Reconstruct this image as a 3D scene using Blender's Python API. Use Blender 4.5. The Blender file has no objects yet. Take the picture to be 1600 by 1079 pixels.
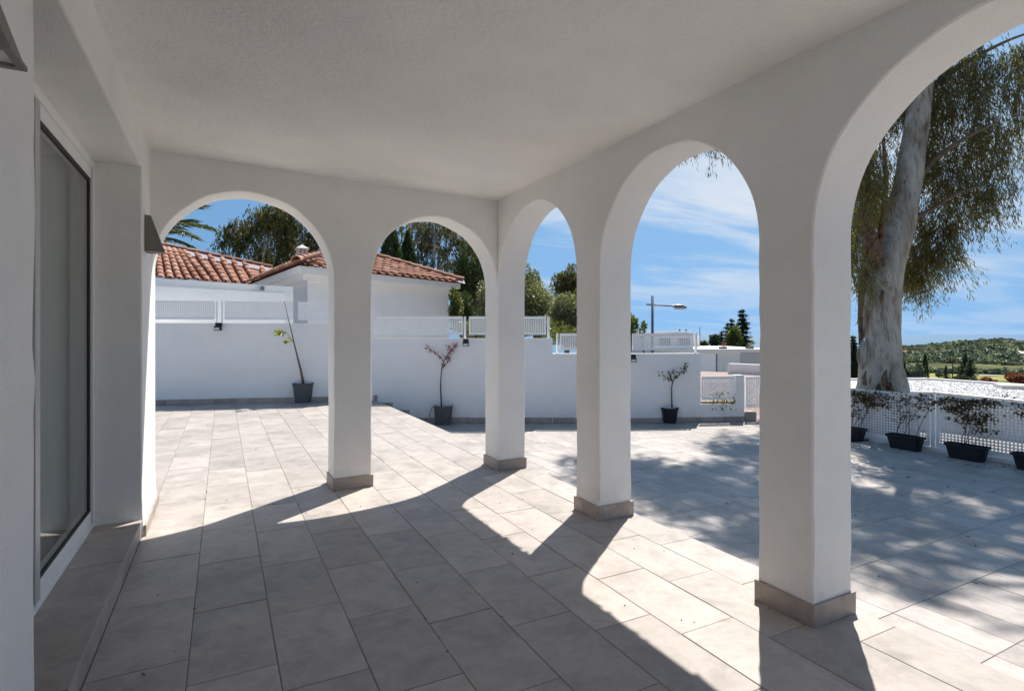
import bpy, math, random
import numpy as np
from mathutils import Vector
R = math.radians
random.seed(7); rng = np.random.default_rng(11)
scn = bpy.context.scene
C = scn.collection

# ------------------------------------------------------------------ camera
F, CX, HY, EYE = 870.0, 800.0, 521.0, 1.35
YAW = math.atan((CX - 348) / F)
cam_d = bpy.data.cameras.new('camera'); cam = bpy.data.objects.new('camera', cam_d); C.objects.link(cam)
cam.location = (0, 0, EYE); cam.rotation_euler = (R(90), 0, -YAW)
cam_d.sensor_width = 36; cam_d.lens = 36 * F / 1600; cam_d.shift_y = -(539.5 - HY) / 1600
cam_d.clip_start = 0.05; cam_d.clip_end = 60000
scn.camera = cam
# ------------------------------------------------------------------ sky, sun, exposure
SUN_AZ, SUN_EL = 51.5, 57.5          # azimuth clockwise from +Y
world = bpy.data.worlds.new('World'); scn.world = world; world.use_nodes = True
SKY_STRENGTH, SUN_STRENGTH, EXPOSURE = 0.078, 3.0, 1.32
def build_world():
    nt = world.node_tree; nt.nodes.clear(); N = nt.nodes.new; L = nt.links.new
    out = N('ShaderNodeOutputWorld'); bg = N('ShaderNodeBackground'); bg.inputs[1].default_value = SKY_STRENGTH
    tc = N('ShaderNodeTexCoord'); sep = N('ShaderNodeSeparateXYZ'); L(tc.outputs['Generated'], sep.inputs[0])
    mx = N('ShaderNodeMath'); mx.operation = 'MAXIMUM'; mx.inputs[1].default_value = 0.0; L(sep.outputs['Z'], mx.inputs[0])
    hz = N('ShaderNodeMath'); hz.operation = 'MULTIPLY_ADD'; hz.inputs[1].default_value = 0.46; hz.inputs[2].default_value = 0.54; L(mx.outputs[0], hz.inputs[0])
    cmb = N('ShaderNodeCombineXYZ'); L(sep.outputs['X'], cmb.inputs[0]); L(sep.outputs['Y'], cmb.inputs[1]); L(hz.outputs[0], cmb.inputs[2])
    sky = N('ShaderNodeTexSky'); sky.sky_type = 'NISHITA'; sky.sun_disc = False
    sky.sun_elevation = R(SUN_EL); sky.sun_rotation = R(SUN_AZ); sky.altitude = 100; sky.air_density = 1.0; sky.dust_density = 0.1; sky.ozone_density = 1.4
    L(cmb.outputs[0], sky.inputs[0])
    # a polarised, deep spring sky: a little more saturation
    hs = N('ShaderNodeHueSaturation'); hs.inputs['Saturation'].default_value = 1.04; L(sky.outputs[0], hs.inputs['Color'])
    # cirrus: noise on a plane at cloud height
    zz = N('ShaderNodeMath'); zz.operation = 'ADD'; zz.inputs[1].default_value = 0.10; L(mx.outputs[0], zz.inputs[0])
    dv = N('ShaderNodeVectorMath'); dv.operation = 'DIVIDE'
    c2 = N('ShaderNodeCombineXYZ'); L(zz.outputs[0], c2.inputs[0]); L(zz.outputs[0], c2.inputs[1]); c2.inputs[2].default_value = 1
    c3 = N('ShaderNodeCombineXYZ'); L(sep.outputs['X'], c3.inputs[0]); L(sep.outputs['Y'], c3.inputs[1])
    L(c3.outputs[0], dv.inputs[0]); L(c2.outputs[0], dv.inputs[1])
    mp = N('ShaderNodeMapping'); mp.inputs['Rotation'].default_value = (0, 0, R(38)); mp.inputs['Scale'].default_value = (0.42, 1.15, 1); L(dv.outputs[0], mp.inputs[0])
    n1 = N('ShaderNodeTexNoise'); n1.inputs['Scale'].default_value = 1.25; n1.inputs['Detail'].default_value = 9; n1.inputs['Roughness'].default_value = 0.62; n1.inputs['Distortion'].default_value = 0.55
    L(mp.outputs[0], n1.inputs['Vector'])
    n2 = N('ShaderNodeTexNoise'); n2.inputs['Scale'].default_value = 0.45; n2.inputs['Detail'].default_value = 2; L(dv.outputs[0], n2.inputs['Vector'])
    ad = N('ShaderNodeMath'); ad.operation = 'MULTIPLY_ADD'; ad.inputs[1].default_value = 0.9; L(n2.outputs[0], ad.inputs[0]); L(n1.outputs[0], ad.inputs[2])
    rp = N('ShaderNodeMapRange'); rp.inputs[1].default_value = 0.84; rp.inputs[2].default_value = 1.18
    dt = N('ShaderNodeVectorMath'); dt.operation = 'DOT_PRODUCT'; dt.inputs[1].default_value = (0.85, 0.52, 0); L(tc.outputs['Generated'], dt.inputs[0])   # the cloud bank lies to the east
    dm = N('ShaderNodeMapRange'); dm.inputs[1].default_value = 0.55; dm.inputs[2].default_value = 0.95; dm.inputs[3].default_value = -0.24; dm.inputs[4].default_value = 0.06; L(dt.outputs['Value'], dm.inputs[0])
    a2 = N('ShaderNodeMath'); a2.operation = 'ADD'; L(ad.outputs[0], a2.inputs[0]); L(dm.outputs[0], a2.inputs[1]); L(a2.outputs[0], rp.inputs[0]); rp.interpolation_type = 'SMOOTHSTEP'
    # thin out towards the zenith, thicken low down
    fz = N('ShaderNodeValToRGB'); L(mx.outputs[0], fz.inputs[0]); el = fz.color_ramp.elements; el[0].position = 0.0; el[0].color = (0.28, 0.28, 0.28, 1); el[1].position = 0.62; el[1].color = (0.12, 0.12, 0.12, 1)
    for p_, c_ in ((0.055, 0.35), (0.13, 1.0), (0.30, 0.9)): e_ = el.new(p_); e_.color = (c_, c_, c_, 1)
    ml = N('ShaderNodeMath'); ml.operation = 'MULTIPLY'; L(rp.outputs[0], ml.inputs[0]); L(fz.outputs[0], ml.inputs[1])
    m2 = N('ShaderNodeMath'); m2.operation = 'MULTIPLY'; m2.inputs[1].default_value = 0.88; L(ml.outputs[0], m2.inputs[0])
    mix = N('ShaderNodeMix'); mix.data_type = 'RGBA'; L(m2.outputs[0], mix.inputs['Factor']); tn = N('ShaderNodeMix'); tn.data_type = 'RGBA'; tn.blend_type = 'MULTIPLY'; tn.inputs['Factor'].default_value = 1; L(hs.outputs[0], tn.inputs[6]); tn.inputs[7].default_value = (0.76, 0.90, 0.83, 1); L(tn.outputs[2], mix.inputs[6]); mix.inputs[7].default_value = (4.0, 4.25, 4.6, 1)
    L(mix.outputs[2], bg.inputs[0]); L(bg.outputs[0], out.inputs[0])
build_world()
sun_d = bpy.data.lights.new('sun', 'SUN'); sun = bpy.data.objects.new('sun', sun_d); C.objects.link(sun)
sun_d.energy = SUN_STRENGTH; sun_d.angle = R(0.5); sun_d.color = (1.0, 0.955, 0.89)
sd = Vector((math.sin(R(SUN_AZ)) * math.cos(R(SUN_EL)), math.cos(R(SUN_AZ)) * math.cos(R(SUN_EL)), math.sin(R(SUN_EL))))
sun.rotation_euler = sd.to_track_quat('Z', 'Y').to_euler(); sun.location = (20, 15, 30)
vs = scn.view_settings; vs.view_transform = 'Standard'; vs.look = 'None'; vs.gamma = 1; vs.exposure = EXPOSURE; vs.use_curve_mapping = False
scn.cycles.max_bounces = 16; scn.cycles.diffuse_bounces = 12; scn.cycles.glossy_bounces = 4; scn.cycles.transparent_max_bounces = 16
scn.cycles.use_denoising = True

# ------------------------------------------------------------------ survey helpers: where a line of sight meets a depth or a plan line
FW = np.array([math.sin(YAW), math.cos(YAW), 0.]); RT = np.array([math.cos(YAW), -math.sin(YAW), 0.]); UP = np.array([0, 0, 1.])
def at(u, v, d): return np.array([0, 0, EYE]) + d * (FW + RT * (u - CX) / F + UP * (HY - v) / F)
def hit(u, p, q):
    d = (FW + RT * (u - CX) / F)[:2]; p = np.array(p, float); e = np.array(q, float) - p
    A = np.array([[d[0], -e[0]], [d[1], -e[1]]]); t = np.linalg.solve(A, p); return p + e * t[1]
def depth_of(p): return float(np.array([p[0], p[1], 0.]) @ FW)
def zat(v, d): return EYE + (HY - v) / F * d
def on_plane(u, v, p, n):
    d = FW + RT * (u - CX) / F + UP * (HY - v) / F; o = np.array([0, 0, EYE]); return o + d * (((p - o) @ n) / (d @ n))

# ------------------------------------------------------------------ materials
MATS = {}
def new_mat(name):
    m = bpy.data.materials.new(name); m.use_nodes = True; nt = m.node_tree; nt.nodes.clear()
    out = nt.nodes.new('ShaderNodeOutputMaterial'); b = nt.nodes.new('ShaderNodeBsdfPrincipled'); nt.links.new(b.outputs[0], out.inputs[0])
    return m, nt, b, out
def noise(nt, vec, scale, detail=4, rough=0.55, dist=0.0):
    n = nt.nodes.new('ShaderNodeTexNoise'); n.inputs['Scale'].default_value = scale; n.inputs['Detail'].default_value = detail
    n.inputs['Roughness'].default_value = rough; n.inputs['Distortion'].default_value = dist
    if vec is not None: nt.links.new(vec, n.inputs['Vector'])
    return n
def ramp(nt, fac, stops):
    r = nt.nodes.new('ShaderNodeValToRGB'); e = r.color_ramp.elements
    while len(e) < len(stops): e.new(0.5)
    for k, (p, c) in enumerate(stops):
        e[k].position = p; e[k].color = (*c, 1) if len(c) == 3 else c
    nt.links.new(fac, r.inputs[0]); return r
def mixc(nt, fac, a, b, mode='MIX'):
    m = nt.nodes.new('ShaderNodeMix'); m.data_type = 'RGBA'; m.blend_type = mode
    for s, k in ((fac, 'Factor'), (a, 6), (b, 7)):
        i = m.inputs[k]
        if isinstance(s, (int, float)): i.default_value = s
        elif isinstance(s, tuple): i.default_value = (*s, 1)
        else: nt.links.new(s, i)
    return m.outputs[2]
def bump(nt, b, h, strength=0.3, dist=0.01, prev=None):
    n = nt.nodes.new('ShaderNodeBump'); n.inputs['Strength'].default_value = strength; n.inputs['Distance'].default_value = dist
    nt.links.new(h, n.inputs['Height'])
    if prev is not None: nt.links.new(prev, n.inputs['Normal'])
    nt.links.new(n.outputs[0], b.inputs['Normal']); return n.outputs[0]
def pos(nt): return nt.nodes.new('ShaderNodeNewGeometry').outputs['Position']
def mapped(nt, vec, scale=(1, 1, 1), rot=(0, 0, 0)):
    m = nt.nodes.new('ShaderNodeMapping'); m.inputs['Scale'].default_value = scale; m.inputs['Rotation'].default_value = rot
    nt.links.new(vec, m.inputs[0]); return m.outputs[0]
def plaster(name, col, grain=1.0, stain=0.10, z0=0.0, coarse=0.0):
    m, nt, b, _ = new_mat(name); p = pos(nt)
    big = noise(nt, p, 1.1, 5, 0.6); fine = noise(nt, p, 120, 3, 0.75); mid = noise(nt, p, 38, 4, 0.6); lump = noise(nt, p, 3.2, 3, 0.5)
    r = ramp(nt, big.outputs[0], [(0.35, tuple(c * (1 - stain) for c in col)), (0.65, col)])
    sp = ramp(nt, fine.outputs[0], [(0.30, (0.80, 0.80, 0.80)), (0.46, (1, 1, 1))])
    c = mixc(nt, 0.5 * min(1, grain), r.outputs[0], sp.outputs[0], 'MULTIPLY')
    st = ramp(nt, noise(nt, mapped(nt, p, (2.2, 2.2, 0.35)), 1.6, 6, 0.65).outputs[0], [(0.56, (0, 0, 0)), (0.78, (1, 1, 1))])
    f = nt.nodes.new('ShaderNodeMath'); f.operation = 'MULTIPLY'; f.inputs[1].default_value = 0.22; nt.links.new(st.outputs[0], f.inputs[0])
    c = mixc(nt, f.outputs[0], c, tuple(a * t for a, t in zip(col, (0.93, 0.89, 0.83))))
    sz = nt.nodes.new('ShaderNodeSeparateXYZ'); nt.links.new(p, sz.inputs[0]); lo = nt.nodes.new('ShaderNodeMapRange'); lo.inputs[1].default_value = z0 + 0.10; lo.inputs[2].default_value = z0 + 0.36; lo.inputs[3].default_value = 0.42; lo.inputs[4].default_value = 0.0; nt.links.new(sz.outputs['Z'], lo.inputs[0])
    sn = nt.nodes.new('ShaderNodeMath'); sn.operation = 'MULTIPLY'; nt.links.new(lo.outputs[0], sn.inputs[0]); nt.links.new(ramp(nt, noise(nt, p, 7, 5, 0.7).outputs[0], [(0.42, (0, 0, 0)), (0.66, (1, 1, 1))]).outputs[0], sn.inputs[1]); c = mixc(nt, sn.outputs[0], c, tuple(a * t for a, t in zip(col, (0.72, 0.66, 0.58))))
    nt.links.new(c, b.inputs['Base Color']); b.inputs['Roughness'].default_value = 0.85; b.inputs['Specular IOR Level'].default_value = 0.25
    n1 = bump(nt, b, lump.outputs[0], 0.6, 0.03); n2 = bump(nt, b, mid.outputs[0], (0.4 + coarse) * grain, 0.005 + 0.006 * coarse, n1); bump(nt, b, fine.outputs[0], 0.8 * grain, 0.004, n2)
    return m
def stone(name, col, vein=0.14, rough=0.5, per_obj=0.14, bumps=0.15):
    m, nt, b, _ = new_mat(name)
    oi = nt.nodes.new('ShaderNodeObjectInfo'); p = pos(nt)
    off = nt.nodes.new('ShaderNodeVectorMath'); off.operation = 'ADD'; sc = nt.nodes.new('ShaderNodeVectorMath'); sc.operation = 'SCALE'; sc.inputs['Scale'].default_value = 37.0
    cx = nt.nodes.new('ShaderNodeCombineXYZ'); nt.links.new(oi.outputs['Random'], cx.inputs[0]); nt.links.new(oi.outputs['Random'], cx.inputs[1]); cx.inputs[2].default_value = 0.3
    nt.links.new(cx.outputs[0], sc.inputs[0]); nt.links.new(p, off.inputs[0]); nt.links.new(sc.outputs[0], off.inputs[1]); v = off.outputs[0]
    a = noise(nt, v, 3.4, 7, 0.66, 0.5); fine = noise(nt, v, 60, 4, 0.7)
    r = ramp(nt, a.outputs[0], [(0.28, tuple(c * (1 - vein * 1.5) for c in col)), (0.5, col), (0.74, tuple(min(1, c * (1 + vein)) for c in col))])
    wv = noise(nt, mapped(nt, v, (1, 2.2, 1), (0, 0, 0.5)), 2.2, 8, 0.62, 1.6)
    vn = ramp(nt, wv.outputs[0], [(0.485, (0, 0, 0)), (0.5, (1, 1, 1)), (0.515, (0, 0, 0))])
    fm = nt.nodes.new('ShaderNodeMath'); fm.operation = 'MULTIPLY'; fm.inputs[1].default_value = 0.25; nt.links.new(vn.outputs[0], fm.inputs[0])
    c = mixc(nt, fm.outputs[0], r.outputs[0], tuple(min(1, k * 1.28) for k in col))
    mr = nt.nodes.new('ShaderNodeMapRange'); mr.inputs[3].default_value = 1 - per_obj; mr.inputs[4].default_value = 1 + per_obj * 0.6; nt.links.new(oi.outputs['Random'], mr.inputs[0])
    cc = nt.nodes.new('ShaderNodeCombineColor'); [nt.links.new(mr.outputs[0], cc.inputs[i]) for i in range(3)]
    c = mixc(nt, 1.0, c, cc.outputs[0], 'MULTIPLY')
    # worn, dusty patches that run across the joints
    d = ramp(nt, noise(nt, p, 0.9, 6, 0.7).outputs[0], [(0.42, (0, 0, 0)), (0.72, (1, 1, 1))])
    fd = nt.nodes.new('ShaderNodeMath'); fd.operation = 'MULTIPLY'; fd.inputs[1].default_value = 0.22; nt.links.new(d.outputs[0], fd.inputs[0])
    c = mixc(nt, fd.outputs[0], c, tuple(k * 0.80 for k in col))
    mo = ramp(nt, noise(nt, v, 13, 6, 0.7, 0.3).outputs[0], [(0.34, (0.90, 0.89, 0.88)), (0.52, (1, 1, 1)), (0.70, (1.06, 1.06, 1.07))]); c = mixc(nt, 1.0, c, mo.outputs[0], 'MULTIPLY')
    sp_ = ramp(nt, noise(nt, p, 5.5, 3, 0.5).outputs[0], [(0.70, (1, 1, 1)), (0.735, (0.72, 0.68, 0.64))]); c = mixc(nt, 0.6, c, sp_.outputs[0], 'MULTIPLY')
    nt.links.new(c, b.inputs['Base Color'])
    rr = nt.nodes.new('ShaderNodeMapRange'); rr.inputs[3].default_value = rough - 0.1; rr.inputs[4].default_value = rough + 0.15; nt.links.new(a.outputs[0], rr.inputs[0]); nt.links.new(rr.outputs[0], b.inputs['Roughness'])
    b.inputs['Specular IOR Level'].default_value = 0.35
    n1 = bump(nt, b, a.outputs[0], bumps, 0.006); bump(nt, b, fine.outputs[0], bumps, 0.001, n1)
    return m
def simple(name, col, rough=0.5, metal=0.0, var=0.12, scale=20, spec=0.4, bmp=0.0):
    m, nt, b, _ = new_mat(name); p = pos(nt); n = noise(nt, p, scale, 5, 0.6)
    r = ramp(nt, n.outputs[0], [(0.3, tuple(c * (1 - var) for c in col)), (0.7, tuple(min(1, c * (1 + var)) for c in col))])
    nt.links.new(r.outputs[0], b.inputs['Base Color']); b.inputs['Roughness'].default_value = rough; b.inputs['Metallic'].default_value = metal; b.inputs['Specular IOR Level'].default_value = spec
    if bmp: bump(nt, b, n.outputs[0], bmp, 0.01)
    return m
def leafy(name, cols, rough=0.5, trans=0.35):
    m, nt, b, out = new_mat(name); g = nt.nodes.new('ShaderNodeNewGeometry')
    n = len(cols); r = ramp(nt, g.outputs['Random Per Island'], [(k / max(1, n - 1), c) for k, c in enumerate(cols)])
    nt.links.new(r.outputs[0], b.inputs['Base Color']); b.inputs['Roughness'].default_value = rough; b.inputs['Specular IOR Level'].default_value = 0.4
    t = nt.nodes.new('ShaderNodeBsdfTranslucent'); tc = mixc(nt, 1.0, r.outputs[0], (1.5, 1.5, 0.6), 'MULTIPLY'); nt.links.new(tc, t.inputs[0])
    mx = nt.nodes.new('ShaderNodeMixShader'); mx.inputs[0].default_value = trans
    nt.links.new(b.outputs[0], mx.inputs[1]); nt.links.new(t.outputs[0], mx.inputs[2]); nt.links.new(mx.outputs[0], out.inputs[0])
    return m
M = MATS; LOW_WALL = -0.45
M['plaster'] = plaster('white_plaster', (0.89, 0.88, 0.86), 1.0)
M['ceiling'] = plaster('rough_ceiling_plaster', (0.90, 0.885, 0.87), 1.3, 0.10, 0.0, 0.5)
M['wall'] = plaster('smooth_white_wall_paint', (0.90, 0.895, 0.885), 0.4, 0.06, LOW_WALL)
M['house_wall'] = plaster('cream_white_wall_paint', (0.85, 0.83, 0.815), 0.4, 0.05)
M['tile'] = stone('grey_stone_tile', (0.415, 0.368, 0.332), 0.2)
M['tile_low'] = stone('cool_grey_stone_tile', (0.42, 0.375, 0.342), 0.2)
M['skirting'] = stone('brown_grey_skirting_tile', (0.40, 0.34, 0.305), 0.25)
M['grout_dark'] = simple('dark_open_joint', (0.07, 0.06, 0.055), 0.95, 0, 0.25, 8)
M['grout'] = simple('grey_grout', (0.25, 0.205, 0.17), 0.95, 0, 0.25, 8)
M['white_metal'] = simple('white_powder_coat', (0.91, 0.905, 0.895), 0.4, 0, 0.03, 6)
M['grey_frame'] = simple('light_grey_aluminium', (0.50, 0.50, 0.49), 0.4, 0, 0.04, 9)
M['black'] = simple('black_rubber', (0.02, 0.02, 0.02), 0.6, 0, 0.2, 30)
M['lamp_grey'] = simple('taupe_lamp_metal', (0.20, 0.185, 0.165), 0.5, 0.1, 0.08, 60)
M['pot'] = simple('anthracite_plastic', (0.085, 0.088, 0.098), 0.5, 0, 0.2, 14)
M['pot_black'] = simple('black_plastic', (0.016, 0.016, 0.022), 0.55, 0, 0.3, 14, 0.3)
M['soil'] = simple('dark_soil', (0.045, 0.03, 0.02), 1, 0, 0.5, 80, 0.1, 0.6)
M['stem'] = simple('brown_twig', (0.16, 0.11, 0.075), 0.8, 0, 0.3, 60)
M['dark_twig'] = simple('dark_twig', (0.05, 0.03, 0.025), 0.8, 0, 0.3, 60)
M['clay_white'] = simple('limewashed_clay', (0.66, 0.62, 0.57), 0.9, 0, 0.15, 9)
M['mortar'] = simple('shade_toned_pink_mortar', (0.40, 0.335, 0.34), 0.9, 0, 0.08, 7)  # pinkish mortar darkened: the shade on the band is put into this colour
M['clay_dark'] = simple('dark_clay_channel', (0.30, 0.13, 0.08), 0.9, 0, 0.3, 6)  # dark red clay of the deck and channels under the barrel tiles
M['lens'] = simple('frosted_lamp_glass', (0.62, 0.61, 0.57), 0.35)
M['steel'] = simple('dark_galvanised_steel', (0.16, 0.17, 0.19), 0.5, 0.4, 0.15, 12)
def clay():
    m, nt, b, _ = new_mat('terracotta'); oi = nt.nodes.new('ShaderNodeObjectInfo'); p = pos(nt)
    r = ramp(nt, oi.outputs['Random'], [(0.0, (0.33, 0.14, 0.088)), (0.35, (0.41, 0.19, 0.12)), (0.75, (0.47, 0.235, 0.155)), (1.0, (0.52, 0.33, 0.23))])
    n = noise(nt, p, 9, 5, 0.65); s = ramp(nt, n.outputs[0], [(0.35, (0.72, 0.72, 0.72)), (0.7, (1.08, 1.04, 1.0))])
    c = mixc(nt, 1.0, r.outputs[0], s.outputs[0], 'MULTIPLY'); nt.links.new(c, b.inputs['Base Color']); b.inputs['Roughness'].default_value = 0.85; bump(nt, b, n.outputs[0], 0.3, 0.01); return m
M['clay'] = clay()
def glass():
    m, nt, b, out = new_mat('window_glass'); nt.nodes.remove(b)
    t = nt.nodes.new('ShaderNodeBsdfTransparent'); t.inputs[0].default_value = (0.90, 0.93, 0.92, 1); g = nt.nodes.new('ShaderNodeBsdfGlossy'); g.inputs['Roughness'].default_value = 0.02
    fr = nt.nodes.new('ShaderNodeFresnel'); ge = nt.nodes.new('ShaderNodeNewGeometry'); io = nt.nodes.new('ShaderNodeMapRange'); io.inputs[3].default_value = 1.45; io.inputs[4].default_value = 1 / 1.45; nt.links.new(ge.outputs['Backfacing'], io.inputs[0]); nt.links.new(io.outputs[0], fr.inputs[0]); mx = nt.nodes.new('ShaderNodeMixShader')
    nt.links.new(fr.outputs[0], mx.inputs[0]); nt.links.new(t.outputs[0], mx.inputs[1]); nt.links.new(g.outputs[0], mx.inputs[2]); nt.links.new(mx.outputs[0], out.inputs[0]); return m
M['glass'] = glass()
def curtain_mat():
    m, nt, b, out = new_mat('white_curtain'); b.inputs['Base Color'].default_value = (0.80, 0.80, 0.77, 1); b.inputs['Roughness'].default_value = 0.9
    t = nt.nodes.new('ShaderNodeBsdfTranslucent'); t.inputs[0].default_value = (0.7, 0.69, 0.66, 1); mx = nt.nodes.new('ShaderNodeMixShader'); mx.inputs[0].default_value = 0.3
    nt.links.new(b.outputs[0], mx.inputs[1]); nt.links.new(t.outputs[0], mx.inputs[2]); nt.links.new(mx.outputs[0], out.inputs[0]); return m
M['curtain'] = curtain_mat()
def gum_bark():
    m, nt, b, _ = new_mat('pale_gum_bark'); p = pos(nt); v = mapped(nt, p, (1, 1, 0.28))
    n = noise(nt, v, 2.6, 7, 0.62, 0.8); f = noise(nt, mapped(nt, p, (1, 1, 0.15)), 22, 5, 0.65)
    r = ramp(nt, n.outputs[0], [(0.30, (0.16, 0.115, 0.08)), (0.42, (0.31, 0.26, 0.205)), (0.56, (0.46, 0.415, 0.35)), (0.72, (0.60, 0.56, 0.49))])
    k = ramp(nt, noise(nt, mapped(nt, p, (1, 1, 0.5)), 1.3, 5, 0.6, 0.4).outputs[0], [(0.56, (0, 0, 0)), (0.64, (1, 1, 1))])
    fm = nt.nodes.new('ShaderNodeMath'); fm.operation = 'MULTIPLY'; fm.inputs[1].default_value = 0.55; nt.links.new(k.outputs[0], fm.inputs[0])
    c = mixc(nt, fm.outputs[0], r.outputs[0], (0.27, 0.16, 0.105)); s = ramp(nt, f.outputs[0], [(0.36, (0.55, 0.52, 0.50)), (0.47, (0.97, 0.97, 0.97)), (0.62, (1.06, 1.05, 1.03))])
    c = mixc(nt, 1.0, c, s.outputs[0], 'MULTIPLY'); q = ramp(nt, noise(nt, mapped(nt, p, (1, 1, 0.33)), 6.5, 4, 0.55, 0.6).outputs[0], [(0.33, (0.60, 0.50, 0.42)), (0.40, (1, 1, 1))]); c = mixc(nt, 1.0, c, q.outputs[0], 'MULTIPLY'); nt.links.new(c, b.inputs['Base Color']); b.inputs['Roughness'].default_value = 0.8
    n1 = bump(nt, b, n.outputs[0], 0.5, 0.03); bump(nt, b, f.outputs[0], 0.4, 0.01, n1); return m
M['gum_bark'] = gum_bark()
M['old_bark'] = simple('shaggy_brown_bark', (0.15, 0.10, 0.07), 0.95, 0, 0.7, 11, 0.1, 1.0)
M['bark'] = simple('grey_brown_bark', (0.16, 0.12, 0.09), 0.9, 0, 0.4, 7, 0.2, 0.6)
M['gum_leaf'] = leafy('gum_leaves', [(0.08, 0.085, 0.02), (0.15, 0.145, 0.035), (0.20, 0.19, 0.052), (0.27, 0.24, 0.085), (0.12, 0.12, 0.03), (0.31, 0.23, 0.10)], 0.45, 0.5)
M['gum_far'] = leafy('far_gum_leaves', [(0.04, 0.05, 0.016), (0.08, 0.085, 0.026), (0.13, 0.12, 0.045), (0.19, 0.15, 0.07)], 0.55, 0.4)
M['cypress_leaf'] = leafy('cypress_needles', [(0.03, 0.05, 0.016), (0.05, 0.078, 0.026), (0.075, 0.10, 0.036)], 0.6, 0.25)
M['conifer'] = leafy('conifer_needles', [(0.026, 0.046, 0.026), (0.045, 0.070, 0.040), (0.068, 0.092, 0.048)], 0.6, 0.2)
M['olive_leaf'] = leafy('silvery_olive_leaves', [(0.10, 0.12, 0.06), (0.18, 0.195, 0.115), (0.28, 0.29, 0.20), (0.06, 0.08, 0.03), (0.38, 0.39, 0.29)], 0.4, 0.35)
M['bright_leaf'] = leafy('bright_green_leaves', [(0.06, 0.10, 0.015), (0.11, 0.16, 0.03), (0.17, 0.21, 0.045)], 0.45, 0.4)
M['lemon_leaf'] = leafy('yellow_green_leaves', [(0.12, 0.16, 0.02), (0.22, 0.24, 0.04), (0.32, 0.30, 0.07)], 0.4, 0.4)
M['citrus_leaf'] = leafy('dull_green_leaves', [(0.06, 0.085, 0.02), (0.11, 0.13, 0.035), (0.18, 0.19, 0.07)], 0.4, 0.35)
M['blossom'] = leafy('pink_blossom', [(0.34, 0.07, 0.12), (0.45, 0.13, 0.18), (0.22, 0.05, 0.07), (0.5, 0.22, 0.25)], 0.6, 0.3)
M['vine_leaf'] = leafy('dark_vine_leaves', [(0.055, 0.065, 0.026), (0.13, 0.085, 0.045), (0.085, 0.105, 0.038), (0.18, 0.075, 0.05), (0.13, 0.145, 0.05)], 0.45, 0.4)
M['palm_leaf'] = leafy('palm_fronds', [(0.05, 0.075, 0.02), (0.09, 0.11, 0.035), (0.13, 0.14, 0.06)], 0.45, 0.3)
M['red_leaf'] = leafy('red_shrub_leaves', [(0.19, 0.05, 0.04), (0.27, 0.09, 0.07), (0.12, 0.04, 0.03), (0.33, 0.16, 0.12)], 0.6, 0.25)
M['scrub'] = leafy('hill_scrub', [(0.19, 0.225, 0.16), (0.26, 0.295, 0.19), (0.33, 0.36, 0.23), (0.42, 0.43, 0.26)], 0.9, 0.0)  # distance haze is put into these lightened greens
def scrub_mat():
    m = M['scrub']; nt = m.node_tree; r = [n for n in nt.nodes if n.type == 'VALTORGB'][0]; b = [n for n in nt.nodes if n.type == 'BSDF_PRINCIPLED'][0]
    n1 = ramp(nt, noise(nt, pos(nt), 0.11, 3, 0.6).outputs[0], [(0.36, (0.55, 0.58, 0.62)), (0.52, (1, 1, 1)), (0.68, (1.7, 1.6, 1.25))]); nt.links.new(mixc(nt, 1.0, r.outputs[0], n1.outputs[0], 'MULTIPLY'), b.inputs['Base Color'])
scrub_mat()
M['litter'] = leafy('dry_leaf_litter', [(0.05, 0.03, 0.02), (0.09, 0.05, 0.03)], 0.8, 0.0)

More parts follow.
